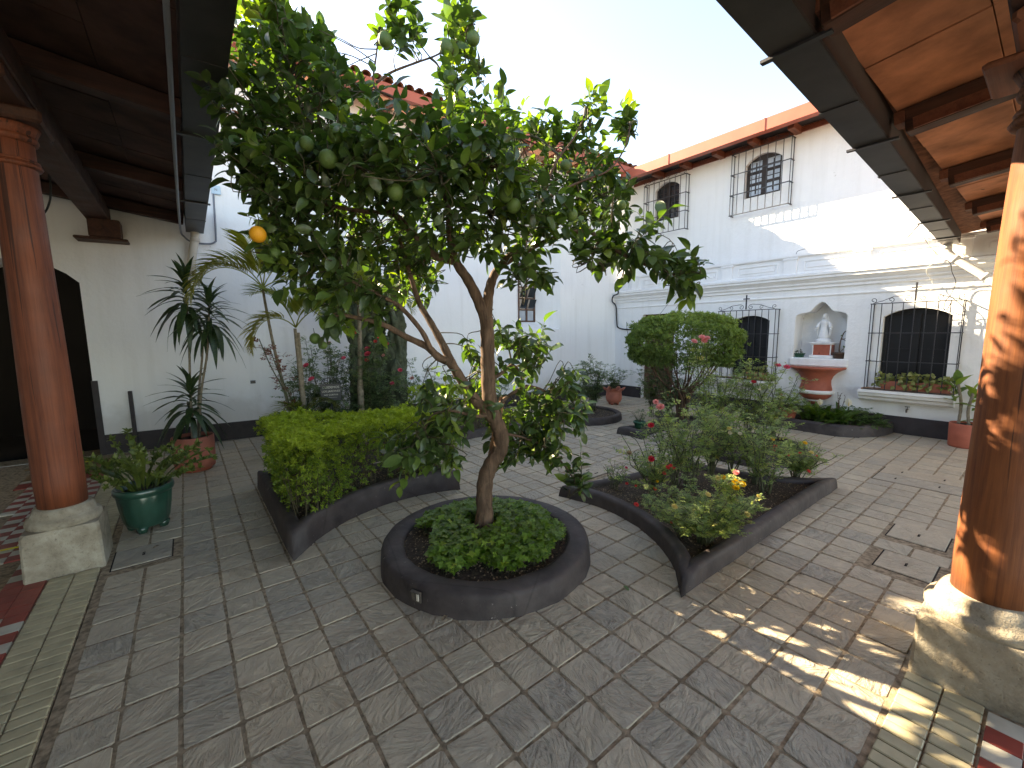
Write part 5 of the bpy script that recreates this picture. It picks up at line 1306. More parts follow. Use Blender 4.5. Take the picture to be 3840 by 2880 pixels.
gm = fm.build('orange', M['green_fruit']); rm_ = fm.build('orange', M['ripe_fruit']); sm_ = st_.build('stalk', M['twig'])
gme, rme, sme = gm.data, rm_.data, sm_.data
for o in (gm, rm_, sm_): bpy.data.objects.remove(o)
FR = [(1896, 731, 28, 2.32), (1926, 772, 27, 2.34), (2143, 807, 23, 2.5), (1985, 986, 22, 2.5), (2029, 1054, 18, 2.6), (2058, 1035, 15, 2.66), (2216, 997, 17, 2.6), (1722, 905, 20, 2.6), (1576, 707, 30, 2.25), (942, 567, 31, 2.4), (1265, 502, 34, 2.25), (1230, 597, 33, 2.22), (1482, 721, 30, 2.25), (1444, 149, 26, 2.6), (1675, 179, 28, 2.65), (1775, 144, 25, 2.68), (1688, 287, 26, 2.68), (967, 879, 29, 2.3), (1031, 952, 25, 2.42), (1188, 920, 22, 2.5), (1182, 1270, 20, 2.55), (1212, 1295, 15, 2.6), (1680, 1781, 12, 2.7), (1350, 520, 26, 2.35), (1150, 540, 26, 2.3), (2120, 620, 20, 2.6), (2330, 770, 18, 2.7), (1472, 958, 16, 2.7), (2540, 1010, 14, 2.5), (1850, 1420, 14, 3.1), (1640, 1500, 13, 2.6)]
for x, y, r, d in FR:
    o = bpy.data.objects.new('orange', rme if (x, y) == (967, 879) else gme); COL.objects.link(o); o.parent = tree
    s = r*d/FOC; p = at(x, y, d) - np.array(TB); o.location = p; o.scale = (s, s, s*1.06); o.rotation_euler = (rnd.uniform(-.3, .3), rnd.uniform(-.3, .3), rnd.uniform(0, 6))
    if (x, y) == (967, 879): o['label'] = 'the single ripe orange'
    k = bpy.data.objects.new('stalk', sme); COL.objects.link(k); k.parent = o
sa = at(1788, 1975, 3.07); sb = at(1884, 1490, 3.12)
tag(MB().bar(sa, sb, .045, .022, up=tuple(-FW), bev=.003).build('tree_stake', M['stake']), 'pale wooden stake leaning behind the orange tree trunk', 'stake')

# ground cover in the round planter
P = []
while len(P) < 3400:
    a = rnd.uniform(0, 2*PI); r = .56*math.sqrt(rnd.random()); x, y = C0[0] + r*math.cos(a), C0[1] + r*math.sin(a)
    if math.hypot(x - 1.60, y - 2.44) < .13: continue
    w = (x - C0[0])*(-.79) + (y - C0[1])*.61; n_ = (x - C0[0])*(-.6) + (y - C0[1])*(-.8)
    if w > .36 and n_ > -.05: continue
    if n_ > .47 + .05*math.sin(9*a): continue
    if r > .545 + .03*math.sin(7*a): continue
    P.append((x, y, .125 + rnd.uniform(.02, .13)*(1 - (r/.62)**3) + .015))
P = np.array(P); n = len(P)
v, f, a = scatter(CLOVER, P, rand_dirs(n, -.2, .2), np.tile([-.15, -.2, 1.0], (n, 1)) + RN.normal(0, .35, (n, 3)), RN.uniform(.042, .066, n), np.clip(RN.beta(2, 2.3, n), 0, .97))
cv = thing('ground_cover', 'low green clover-like ground cover filling the round planter', 'ground cover', (C0[0], C0[1], .115)); 
tri_mesh('leaves', v, f, M['cover_leaf'], cv, a, False, 'stuff')
sm = MB()
for k in range(0, n, 4): sm.tube([(P[k][0] + rnd.uniform(-.02, .02), P[k][1] + rnd.uniform(-.02, .02), .11), tuple(P[k])], .0016, 3, cap=False)
sm.build('stems', M['cane'], cv)

# ------------------------------------------------------------------ clipped hedges
def hedge(name, label, path, w, z0, z1, dens, cat, loc, gaps=0.0, group=None, leaf=.030, young=1.0):
    t = thing(name, label, cat, loc, group); path = np.array(path, float); P = []; D = []; Vv = []
    seg = np.linalg.norm(np.diff(path, axis=0), axis=1); tot = seg.sum(); cum = np.concatenate([[0], np.cumsum(seg)])
    def pt(s):
        i = min(len(seg)-1, np.searchsorted(cum, s, 'right') - 1); f = (s - cum[i])/max(seg[i], 1e-6); d = (path[i+1]-path[i])/max(seg[i], 1e-6)
        return path[i] + (path[i+1]-path[i])*f, np.array([-d[1], d[0]])
    lump = lambda s, z: .018*math.sin(5*s + 3*z) + .016*math.sin(13*s - 7*z) + .015*math.sin(23*s + 11*z)
    N = int(tot * (2*(z1-z0) + 2.2*w) * dens)
    for _ in range(N):
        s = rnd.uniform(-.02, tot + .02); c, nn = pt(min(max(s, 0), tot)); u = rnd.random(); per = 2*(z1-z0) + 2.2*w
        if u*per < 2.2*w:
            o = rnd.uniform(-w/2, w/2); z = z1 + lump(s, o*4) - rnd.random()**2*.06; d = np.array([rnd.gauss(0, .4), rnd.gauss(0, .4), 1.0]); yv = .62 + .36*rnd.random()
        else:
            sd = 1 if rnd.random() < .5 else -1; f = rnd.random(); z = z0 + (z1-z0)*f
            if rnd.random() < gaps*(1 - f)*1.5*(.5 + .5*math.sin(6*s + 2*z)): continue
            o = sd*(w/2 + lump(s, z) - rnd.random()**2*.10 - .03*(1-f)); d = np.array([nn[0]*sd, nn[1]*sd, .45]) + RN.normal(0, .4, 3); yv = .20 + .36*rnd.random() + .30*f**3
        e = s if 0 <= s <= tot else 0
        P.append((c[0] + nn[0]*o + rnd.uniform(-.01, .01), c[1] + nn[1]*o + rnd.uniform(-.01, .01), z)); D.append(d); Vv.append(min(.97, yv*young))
    # end caps
    for s, sg in ((0, -1), (tot, 1)):
        c, nn = pt(s); dd = np.array([nn[1], -nn[0]])*sg
        for _ in range(int(w*(z1-z0)*dens)):
            o = rnd.uniform(-w/2, w/2); z = rnd.uniform(z0, z1); P.append((c[0] + nn[0]*o + dd[0]*rnd.uniform(-.05, .03), c[1] + nn[1]*o + dd[1]*rnd.uniform(-.05, .03), z)); D.append(np.array([dd[0], dd[1], .4]) + RN.normal(0, .4, 3)); Vv.append(.2 + .4*rnd.random())
    P = np.array(P); D = np.array(D); n = len(P)
    v, f, a = scatter(SPRIG, P, D, RN.normal(0, 1, (n, 3)), leaf*RN.uniform(.75, 1.25, n), np.array(Vv))
    tri_mesh('foliage', v, f, M['hedge_leaf'], t, a, False)
    cm = MB()
    for k in range(int(tot*26)):
        c, nn = pt(rnd.uniform(0, tot)); o = rnd.uniform(-w*.3, w*.3); b = np.array([c[0] + nn[0]*o, c[1] + nn[1]*o, z0 - .12]); e = b + np.array([rnd.uniform(-.1, .1), rnd.uniform(-.1, .1), (z1-z0)*rnd.uniform(.7, 1.02)])
        cm.tube([b, (b+e)/2 + RN.normal(0, .02, 3), e], [.006, .004, .002], 4, cap=False)
        for _ in range(4):
            q = b + (e-b)*rnd.uniform(.2, .95); cm.tube([q, q + np.array([rnd.uniform(-.1, .1), rnd.uniform(-.1, .1), rnd.uniform(.0, .12)])], [.0025, .001], 3, cap=False)
    cm.build('stems', M['twig'], t)
    return t
inner = [(.72, 4.72), (.70, 4.2), (.69, 3.72), (.74, 3.52)] + [(C0[0] + 1.53*math.cos(a), C0[1] + 1.53*math.sin(a)) for a in [math.radians(q) for q in (134, 124, 114, 104, 94, 84, 76, 70)]]
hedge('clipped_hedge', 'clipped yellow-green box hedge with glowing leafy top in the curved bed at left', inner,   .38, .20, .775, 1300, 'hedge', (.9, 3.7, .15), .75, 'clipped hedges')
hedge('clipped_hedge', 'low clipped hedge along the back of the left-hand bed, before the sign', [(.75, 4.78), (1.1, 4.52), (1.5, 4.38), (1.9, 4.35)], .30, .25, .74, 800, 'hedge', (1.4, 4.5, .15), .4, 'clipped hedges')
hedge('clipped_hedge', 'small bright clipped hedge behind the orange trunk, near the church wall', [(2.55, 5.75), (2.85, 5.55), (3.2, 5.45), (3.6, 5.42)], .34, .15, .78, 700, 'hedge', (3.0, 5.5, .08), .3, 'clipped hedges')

# ------------------------------------------------------------------ big clipped shrub
TC = np.array([6.42, 3.76, 1.38])
t = thing('clipped_shrub', 'large dome-shaped clipped green shrub on bare branching stems before the barred window', 'shrub', (6.4, 3.8, .08))
side = norm(np.array([.53, -.85, 0])); fro = np.array([side[1], -side[0], 0])
n = 8000; dd = rand_dirs(n, -.75, 1.0); rr = 1 - .16*RN.rand(n)**1.5 + .12*(RN.rand(n) > .965)*RN.rand(n); sup = lambda q: np.sign(q)*np.abs(q)**.80
bump_ = 1 + .05*np.sin(dd[:, 0]*9 + 2) * np.cos(dd[:, 1]*8) + .04*np.sin(dd[:, 2]*14 + dd[:, 0]*6)
loc = (side[None]*(sup(dd[:, 0])*.86)[:, None] + fro[None]*(sup(dd[:, 1])*.62)[:, None] + np.array([0, 0, 1.0])[None]*(sup(dd[:, 2])*.45)[:, None]) * (rr*bump_)[:, None]
P = TC + loc; dirs = loc/np.array([.7, .7, .3]) + RN.normal(0, .5, (n, 3)) + np.array([0, 0, .3])
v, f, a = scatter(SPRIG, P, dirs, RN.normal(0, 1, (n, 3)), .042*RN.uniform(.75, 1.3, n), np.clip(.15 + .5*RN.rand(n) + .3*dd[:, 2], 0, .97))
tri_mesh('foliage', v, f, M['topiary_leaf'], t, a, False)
cm = MB()
for k in range(16):
    a_ = rnd.uniform(0, 2*PI); b = np.array([6.42 + .06*math.cos(a_), 3.72 + .06*math.sin(a_), .06]); e = TC + side*rnd.uniform(-.7, .7) + fro*rnd.uniform(-.45, .45) + np.array([0, 0, rnd.uniform(-.2, .1)])
    cm.tube(crom([b, b + np.array([0, 0, .3]) + (e-b)*.12, b + (e-b)*.55 + np.array([0, 0, .06]), e], 5), np.linspace(.022, .006, 16), 6)
    for _ in range(5):
        q = b + (e-b)*rnd.uniform(.45, .95); cm.tube([q, q + RN.normal(0, .1, 3) + np.array([0, 0, .08])], [.006, .002], 4, cap=False)
cm.build('stems', M['bark'], t)
# ------------------------------------------------------------------ roses
def G(x, y, z=.075): return ground(x, y, z)
def dof(p): return (np.asarray(p) - np.array([0, 0, HC])) @ FW
def fl(base, lst, dd=-.28):
    d = dof(base) + dd
    return [(at(x, y, d - .12*((at(x, y, d)[2] - base[2]) > .5)*0), c, s) for x, y, c, s in lst]
b = G(2640, 2035); rose('low fine-leaved rose bush with cream and yellow flowers at the front of the curved bed', b, .38, .42, 32, .052, 'rose_leaf', fl(b, [(2757, 1808, 'yellow_p', .034), (2783, 1817, 'yellow_p', .034), (2760, 1831, 'yellow_p', .034), (2654, 1857, 'cream_p', .030), (2528, 1902, 'cream_p', .032), (2800, 1931, 'cream_p', .032), (2843, 1862, 'cream_p', .022), (2711, 1791, 'yellow_p', .026), (2691, 1794, 'cream_p', .028), (2760, 1775, 'palepink', .032), (2385, 1894, 'coral', .026)]), 34, .10, cane_r=.004)
b = G(2985, 1790); rose('low fine-leaved rose bush with red flowers in the far right tip of the curved bed', b, .36, .32, 30, .05, 'rose_leaf', fl(b, [(3018, 1663, 'yellow_p', .034), (3042, 1699, 'cream_p', .036), (2955, 1708, 'coral', .024), (3000, 1699, 'coral', .020), (3031, 1768, 'coral', .030), (2906, 1676, 'coral', .030), (2902, 1690, 'coral', .026), (2896, 1648, 'yellow_p', .032), (3062, 1710, 'coral', .016)]), 30, .10, cane_r=.004)
b = G(2305, 1835); rose('thin yellowish little rose bush in the pointed left tip of the curved bed', b, .27, .12, 10, .038, 'rose_leaf', fl(b, [(2348, 1755, 'pink', .022)]), 18, .07, cane_r=.003)
SB = [(2450, 1850, .62, 'tall rose bush with coral flower clusters at the left of the curved bed', [(2502, 1754, 'coral', .030), (2515, 1748, 'coral', .028), (2491, 1776, 'coral', .026), (2528, 1758, 'coral', .024), (2442, 1722, 'crimson', .044), (2359, 1700, 'dry_p', .036), (2351, 1815, 'coral', .022), (2385, 1822, 'coral', .018), (2465, 1806, 'yellow_p', .020), (2456, 1834, 'coral', .024)]),
      (2588, 1836, .98, 'tallest leggy rose bush with pale pink blooms in the curved bed', [(2459, 1509, 'palepink', .040), (2476, 1530, 'palepink', .060)]),
      (2531, 1822, .80, 'leggy green rose bush with one red bloom, left of centre in the curved bed', [(2442, 1597, 'crimson', .045)]),
      (2668, 1790, .92, 'leggy rose bush with small white blooms in the middle of the curved bed', [(2734, 1608, 'cream_p', .034), (2737, 1625, 'white_p', .030), (2774, 1628, 'white_p', .034)]),
      (2834, 1815, .66, 'open rose bush on bare canes at the right of the curved bed', []),
      (2869, 1850, .52, 'short rose bush on one thick cane at the right of the curved bed', []),
      (2745, 1780, .80, 'leafy rose bush at the back of the curved bed with no open flowers', [])]
for x, y, h, lb, f_ in SB:
    b = G(x, y); rose(lb, b, h, .32, 10, .080, 'rose_leaf', fl(b, f_), 13, .18)
for k, (px_, py_, h, lb, f_) in enumerate([(2720, 1640, 1.10, 'tall rose bush with a crimson bloom in the round planter on the right', [(2826, 1434, 'crimson', .052), (2682, 1535, 'white_p', .024)]),
                               (2800, 1640, 1.12, 'tall rose bush with two hot pink blooms against the red basin', [(2917, 1373, 'pink', .060), (2950, 1379, 'pink', .064)]),
                               (2650, 1650, 1.10, 'tall rose bush with a cluster of large pale pink blooms before the clipped shrub', [(2602, 1283, 'palepink', .066), (2632, 1268, 'palepink', .072), (2640, 1280, 'palepink', .066), (2652, 1270, 'palepink', .056)]),
                               (2900, 1650, .95, 'rose bush with brownish old leaves in the round planter on the right', [(2848, 1462, 'white_p', .026), (2930, 1480, 'dry_p', .024)]),
                               (2870, 1670, .55, 'low leafy rose bush at the front rim of the round planter on the right', [])]):
    b = G(px_, py_); rose(lb, b, h, .34, 10, .088, 'rose_leaf', fl(b, f_), 13, .19)
for px_, py_, h, lb, f_ in [(2440, 1560, 1.0, 'dark rose climbing under the clipped shrub, near the corner', []), (2500, 1575, 1.05, 'dark leafy rose with small red buds under the clipped shrub', [(2512, 1470, 'crimson', .026), (2503, 1482, 'crimson', .026)]), (2560, 1560, .85, 'dark rose bush beneath the middle of the clipped shrub', [])]:
    b = G(px_, py_); rose(lb, b, h, .26, 8, .10, 'rose_dark', fl(b, f_), 18, .18)
b = G(2225, 1540); rose('tall dark green rose bush in the round planter before the ruffled pot', b, 1.02, .38, 14, .095, 'rose_dark', fl(b, [(2150, 1532, 'coral', .02)]), 20, .2)
b = G(2160, 1545); rose('spreading dark rose bush at the left of the round planter before the ruffled pot', b, .88, .36, 10, .095, 'rose_dark', (), 18, .2)
b = np.array([7.27, 5.82, .26]); rose('dark leafy bush growing out of the ruffled terracotta pot', b, .55, .30, 12, .08, 'rose_dark', (), 20, .16)
b = np.array([1.12, 5.86, .08]); rose('tall rose bush with two pink blooms left of the garden sign', b, 1.3, .24, 9, .10, 'rose_dark', fl(b, [(1150, 1372, 'pink', .056), (1170, 1425, 'pink', .066)]), 15, .2)
b = np.array([1.78, 5.80, .08]); rose('tall rose bush with bright pink blooms in front of the cactus', b, 1.25, .28, 9, .10, 'rose_dark', fl(b, [(1378, 1310, 'pink', .062), (1380, 1330, 'pink', .068), (1376, 1352, 'coral', .05), (1452, 1292, 'pink', .045), (1438, 1334, 'palepink', .036), (1408, 1282, 'coral', .04), (1420, 1268, 'coral', .03)]), 15, .2)
b = np.array([1.02, 5.60, .08]); rose('leaning rose with red young leaves against the white church wall', b, 1.7, .10, 2, .10, 'red_leaf', (), 12, .15, lean=(-.30, .05), cane_r=.011)
b = np.array([.98, 5.60, .08]); rose('dark green rose bush between the hedge and the garden sign', b, .70, .22, 10, .10, 'rose_dark', (), 18, .2)
b = np.array([1.66, 5.74, .08]); rose('dark rose bush growing around the foot of the garden sign', b, .56, .22, 9, .10, 'rose_dark', (), 18, .2)
b = np.array([3.0, 6.2, .08]); rose('slender rose bush against the church wall, right of the cactus', b, 1.05, .30, 8, .09, 'rose_dark', fl(b, [(1700, 1444, 'palepink', .03)]), 14, .2)
b = np.array([3.9, 5.7, .08]); rose('rose bush in the far bed behind the orange tree', b, .8, .40, 10, .10, 'rose_dark', fl(b, [(1882, 1560, 'coral', .03)]), 16, .2)

b = G(2560, 2010); rose('small low rose bush with coral buds at the front corner of the curved bed', b, .26, .26, 20, .05, 'rose_leaf', fl(b, [(2520, 1960, 'coral', .02), (2600, 1950, 'cream_p', .022)], -.05), 30, .09, cane_r=.003)
b = np.array([1.45, 5.95, .08]); rose('tall rose bush with scattered pink blooms behind the garden sign', b, 1.45, .34, 10, .10, 'rose_dark', fl(b, [(1235, 1290, 'pink', .05), (1290, 1345, 'pink', .05), (1330, 1250, 'coral', .045)]), 16, .2)
b = np.array([2.05, 5.72, .08]); rose('rose bush with pink blooms at the foot of the cactus', b, 1.0, .34, 10, .10, 'rose_dark', fl(b, [(1500, 1390, 'pink', .05), (1545, 1420, 'palepink', .045), (1470, 1440, 'pink', .05)]), 18, .2)
# ------------------------------------------------------------------ palms
LEAFLET = leaf_tpl(1, .075, 3, .6, .25, 1, 0, .3)
def frond(parent, base, d0, L, droop, val, nl=44, lw=.33):
    d0 = norm(d0); C = [np.asarray(base, float)]; d = d0.copy()
    for k in range(14):
        C.append(C[-1] + d*L/14); d = norm(d + np.array([0, 0, -droop/14*(1 + k/7)]))
    C = np.array(C); mb = MB().tube(C, np.linspace(.008, .0015, len(C)), 5)
    P = []; D = []; Sc = []; U = []
    for k in range(nl):
        f = .2 + .79*k/(nl-1); i = min(13, int(f*14)); p = C[i] + (C[i+1]-C[i])*(f*14 - i); dd = norm(C[i+1]-C[i]); sd = norm(np.cross(dd, [0, 0, 1.0])); up = np.cross(sd, dd)
        for s in (-1, 1):
            P.append(p); D.append(dd*.75 + sd*s*.8 + up*.35 + RN.normal(0, .05, 3)); Sc.append(lw*math.sin(PI*(.12 + .83*f))**.7*rnd.uniform(.9, 1.1)); U.append(up)
    v, f_, a = scatter(LEAFLET, P, D, U, Sc, np.clip(val + RN.normal(0, .08, len(P)), 0, .97))
    nb = len(mb.v); tv_ = np.array(mb.v); tf = [t_ for q in mb.f for t_ in [(q[0], q[i], q[i+1]) for i in range(1, len(q)-1)]]
    tri_mesh('frond', np.vstack([v, tv_]), np.vstack([f_, np.array(tf) + len(v)]), M['palm_leaf'], parent, np.concatenate([a, np.full(nb, .6)]))
def trunk(parent, pts, r0, r1):
    P = crom(pts, 10); R = np.linspace(r0, r1, len(P)); k = 0
    R = R*(1 + .06*(np.arange(len(R)) % 3 == 0)); MB().tube(P, R, 10).build('trunk', M['palm_trunk'], parent)
t = thing('areca_palm', 'slender palm arching yellow-green fronds over the white church wall', 'palm', (1.05, 5.75, .08), 'slender palms')
trunk(t, [(1.05, 5.78, .06), (.95, 5.76, .7), (.84, 5.74, 1.4), (.78, 5.73, 1.95), (.77, 5.73, 2.12)], .020, .012)
c = np.array([.77, 5.73, 2.12])
for d, L, dr, v_ in (((-.75, -.2, .85), 1.0, 1.9, .75), ((.15, -.1, 1.0), .75, .8, .5), ((-.45, .1, .9), .85, 1.9, .6), ((.75, -.2, .55), .85, 1.7, .55), ((.45, .1, .95), .8, 1.2, .45), ((-.15, -.25, 1.0), .7, 1.0, .6)): frond(t, c, d, L, dr, v_)
t = thing('areca_palm', 'pair of thin ringed palm stems with drooping fronds left of the sign', 'palm', (1.08, 5.60, .08), 'slender palms')
trunk(t, [(1.10, 5.60, .06), (1.075, 5.59, .8), (1.05, 5.585, 1.65)], .026, .018); trunk(t, [(1.14, 5.62, .06), (1.10, 5.61, .8), (1.085, 5.60, 1.6)], .022, .016)
c = np.array([1.06, 5.59, 1.66])
for d, L, dr, v_ in (((-.8, -.1, .8), .75, 2.4, .9), ((.6, -.1, .9), .8, 1.6, .4), ((-.3, .2, 1.0), .7, 1.2, .4), ((.2, -.4, .9), .7, 1.7, .5)): frond(t, c, d, L, dr, v_)
for d, L in (((-.6, .0, .8), .6), ((.3, -.1, 1.0), .6), ((-.2, -.2, 1.0), .55), ((.55, .1, .7), .55)): frond(t, (1.05, 5.62, .45), d, L, 1.6, .15, 26, .22)
t = thing('areca_palm', 'palm with a pale ringed trunk right of the garden sign', 'palm', (1.80, 5.64, .08), 'slender palms')
trunk(t, [(1.79, 5.64, .06), (1.795, 5.64, .9)], .048, .040); trunk(t, [(1.795, 5.64, .88), (1.82, 5.63, 1.5), (1.83, 5.63, 1.95)], .033, .022)
for d, L, dr, v_ in (((-.7, 0, .8), .8, 1.6, .5), ((.7, -.1, .8), .9, 1.6, .5), ((.1, .2, 1), .9, .9, .5), ((.3, -.5, .8), .7, 1.5, .5), ((-.3, -.4, .9), .7, 1.3, .5)): frond(t, (1.83, 5.63, 1.95), d, L, dr, v_)

# ------------------------------------------------------------------ cactus
t = thing('column_cactus', 'thick clump of tall lumpy grey-green column cactus against the church wall', 'cactus', (2.2, 6.3, .08))
for x, y, h, r in ((2.02, 6.30, 2.75, .12), (2.20, 6.22, 1.55, .13), (2.38, 6.18, 1.5, .12), (2.52, 6.10, 2.55, .12), (2.12, 6.42, 2.3, .11), (2.32, 6.38, 2.45, .11), (2.58, 6.28, 1.35, .10), (1.92, 6.22, 1.2, .09), (2.45, 6.02, 1.15, .09)):
    ph = rnd.uniform(0, 6); n_ = int(h/.045); lx, ly = rnd.uniform(-.06, .06), rnd.uniform(-.06, .06)
    prof = [(r*(.75 + .25*min(1, k/4))*(1 + .09*math.sin(k*1.1 + ph) + .05*math.sin(k*2.7))*(1 if k < n_-3 else (.85, .6, .25)[k-n_+3]), .05 + h*k/(n_-1)) for k in range(n_)]
    o = MB().lathe(prof, (x, y, 0), 36, lambda a, z: 1 + .20*math.sin(5*a + 3.2*math.sin(4*z + ph)) + .12*math.sin(9*a + 13*z + ph) + .07*math.sin(4*a - 31*z)).build('stem', M['cactus'], t)
    for v_ in o.data.vertices: v_.co.x += lx*(v_.co.z/h)**2; v_.co.y += ly*(v_.co.z/h)**2

# ------------------------------------------------------------------ potted dracaena
t = thing('dracaena', 'tall dark green dracaena with three leafy heads in the terracotta tub', 'plant', (-.02, 6.15, .37))
STRAP = [leaf_tpl(1, .18, 7, .35, .25, 1, .006, .38), leaf_tpl(1, .17, 7, .3, .6, 1, .012, .38), leaf_tpl(1, .19, 7, .3, .9, 1, .014, .4)]
SM_ = [tpl_mesh('leaf', s, M['drac_leaf']) for s in STRAP]
heads = [((.045, 6.15, 1.82), (.06, 6.15, 2.22), 50, .38), ((.25, 6.12, 1.62), (.265, 6.12, 2.0), 46, .38), ((-.01, 6.13, .62), (0.0, 6.13, .98), 44, .38)]
cmb = MB()
for pts in ([(-.01, 6.15, .35), (.0, 6.15, .9), (.03, 6.15, 1.4), (.06, 6.15, 2.2)], [(.04, 6.14, .35), (.10, 6.13, .9), (.20, 6.12, 1.4), (.265, 6.12, 1.98)], [(.03, 6.18, .35), (.08, 6.19, .9), (.15, 6.2, 1.35), (.17, 6.2, 1.6)], [(-.03, 6.12, .35), (-.01, 6.13, .7), (.0, 6.13, 1.0)]):
    P = crom(pts, 8); cmb.tube(P, np.linspace(.013, .010, len(P))*(1 + .08*(np.arange(len(P)) % 2)), 8)
cmb.build('stems', M['palm_trunk'], t)
for a0, a1, n_, L in heads:
    P = []; D = []; Sc = []; W = []
    for k in range(n_):
        f = k/(n_-1); a = 2.39996*k; el = -.35 + 1.65*f**1.3 + rnd.uniform(-.15, .15)
        P.append(np.array(a0) + (np.array(a1) - np.array(a0))*f); D.append((math.cos(a)*math.cos(el), math.sin(a)*math.cos(el), math.sin(el))); Sc.append(L*rnd.uniform(.8, 1.1)*(1 - .25*f**3)); W.append(2 if f < .3 else 1 if f < .8 else 0)
    objs_from(SM_, np.array(P), np.array(D), np.tile([0, 0, 1.0], (n_, 1)) + RN.normal(0, .1, (n_, 3)), Sc, W, None, 'leaf', t)

# ------------------------------------------------------------------ crested fern in the green pot
t = thing('crested_fern', 'pale green fern with crested ragged fronds in the green ribbed pot', 'fern', (-.365, 4.49, .32))
for k in range(30):
    a = 2.4*k; r = .12*math.sqrt((k + .5)/30); el = math.radians(rnd.uniform(50, 86)) - r*1.6; L = rnd.uniform(.28, .52)
    if k == 3: a, el, L = math.radians(168), math.radians(48), .50
    base = np.array([G0[0] + r*math.cos(a), G0[1] + r*math.sin(a), .32]); d = np.array([math.cos(a)*math.cos(el), math.sin(a)*math.cos(el), math.sin(el)])
    tp = leaf_tpl(1, rnd.uniform(.06, .12), 7, .5, rnd.uniform(.15, .45), 1.3, .022, .62)
    u0 = np.array([0, 0, 1.0]) - d*.2
    ch_ = [scatter(tp, [base], [d], [u0], [L], [rnd.uniform(.1, .8)])]
    Fm = frame(np.array([d]), np.array([u0]))[0]; tipz = tp[0][-2]
    m_ = 46; idx = RN.randint(len(tp[0])//2, len(tp[0]), m_); bp = base + (tp[0][idx]*L) @ Fm.T
    ch_.append(scatter(leaf_tpl(1, .5, 2, .4, .3), bp, d[None] + RN.normal(0, .7, (m_, 3)), RN.normal(0, 1, (m_, 3)), RN.uniform(.025, .062, m_), RN.uniform(.3, .95, m_)))
    v, f, a_ = merge(ch_); tri_mesh('frond', v, f, M['fern_leaf'], t, a_)

# ------------------------------------------------------------------ broad-leaved pot plant by the orange column
t = thing('dumbcane', 'broad-leaved bright green pot plant on jointed stems beside the orange column', 'plant', (8.13, .66, .29))
BL = [leaf_tpl(1, .48, 6, .3, .25, 1, .01, .42), leaf_tpl(1, .42, 6, .4, .5, 1, .015, .42)]; BM = [tpl_mesh('leaf', q, M['dief_leaf']) for q in BL]
cmb = MB(); P = []; D = []; Sc = []
for s0, s1, h in (((.02, .08), (.0, .13), .75), ((-.02, -.02), (-.05, -.03), .62), ((.03, -.06), (.08, -.10), .40)):
    b = np.array([8.13 + s0[0], .66 + s0[1], .28]); e = np.array([8.13 + s1[0], .66 + s1[1], .28 + h*.75]); C = crom([b, (b+e)/2 + RN.normal(0, .012, 3), e], 8); cmb.tube(C, .016*(1 + .12*(np.arange(len(C)) % 2)), 8)
    for k in range(6):
        a = 2.4*k + s0[0]*40; el = .25 + .2*k; P.append(e - np.array([0, 0, .05*(5-k)])); D.append((math.cos(a)*math.cos(el), math.sin(a)*math.cos(el), math.sin(el))); Sc.append(rnd.uniform(.19, .27))
cmb.build('stems', M['palm_trunk'], t)
objs_from(BM, np.array(P), np.array(D), np.tile([0, 0, 1.0], (len(P), 1)), Sc, [rnd.randrange(2) for _ in P], None, 'leaf', t)

# ------------------------------------------------------------------ leaves in window boxes and niche pots
HEART = leaf_tpl(1, .85, 3, .25, .2, 1, 0, .32)
for (lb, y0, y1), nm in zip(WBOX, ('left', 'right', 'roses')):
    lab = {'left': 'trailing yellow-green leaves over the left box of the large barred window', 'right': 'trailing yellow-green leaves over the right box of the large barred window', 'roses': 'dull trailing leaves in the window box behind the rose canes'}[nm]
    t = thing('trailing_plant', lab, 'plant', (RX - .095, (y0+y1)/2, .78), 'trailing window box plants'); n = 130
    P = np.stack([RX - .095 + RN.normal(-.02, .055, n), RN.uniform(y0 - .03, y1 + .05, n), .80 + RN.uniform(-.08, .13, n)], 1)
    D = np.stack([RN.normal(-.6, .4, n), RN.normal(0, .6, n), RN.normal(-.35, .4, n)], 1)
    v, f, a = scatter(HEART, P, D, np.tile([-.7, 0, .7], (n, 1)) + RN.normal(0, .3, (n, 3)), RN.uniform(.045, .075, n), RN.beta(2, 2, n)*.95)
    tri_mesh('foliage', v, f, M['pothos'], t, a)
    sm = MB()
    for k in range(0, n, 3): sm.tube([(RX - .095, min(max(P[k][1], y0 + .03), y1 - .03), .77), tuple(P[k])], .002, 3, cap=False)
    sm.build('stems', M['cane'], t)
t = thing('succulent', 'tiny dark succulent in the green niche planter', 'plant', (gp_[0], gp_[1], 1.15)); sm = MB(); P = []; D = []
for k in range(4):
    b = np.array([gp_[0], gp_[1] - .04 + .027*k, 1.15]); e = b + np.array([rnd.uniform(-.02, .02), rnd.uniform(-.02, .03), rnd.uniform(.03, .08)]); sm.tube([b, e], .004, 5)
    for q in range(6): P.append(b + (e-b)*rnd.uniform(.5, 1)); D.append(norm(RN.normal(0, 1, 3) + np.array([0, 0, .3])))
sm.build('stems', M['cane'], t); v, f, a = scatter(leaf_tpl(1, .6, 3, .2, .05), P, D, np.tile([0, 0, 1.0], (len(P), 1)), RN.uniform(.025, .038, len(P)), RN.rand(len(P))*.4); tri_mesh('foliage', v, f, M['drac_leaf'], t, a)
q = np.array([RX + .075, 2.21, 1.18])
t = thing('thorn_plant', 'bare thorny stem with few leaves in the brown niche pot', 'plant', tuple(q)); sm = MB()
main = crom([q, q + (-.005, .0, .10), q + (-.01, -.012, .22), q + (-.02, -.05, .34), q + (-.03, -.10, .37)], 5); sm.tube(main, np.linspace(.012, .006, len(main)), 7)
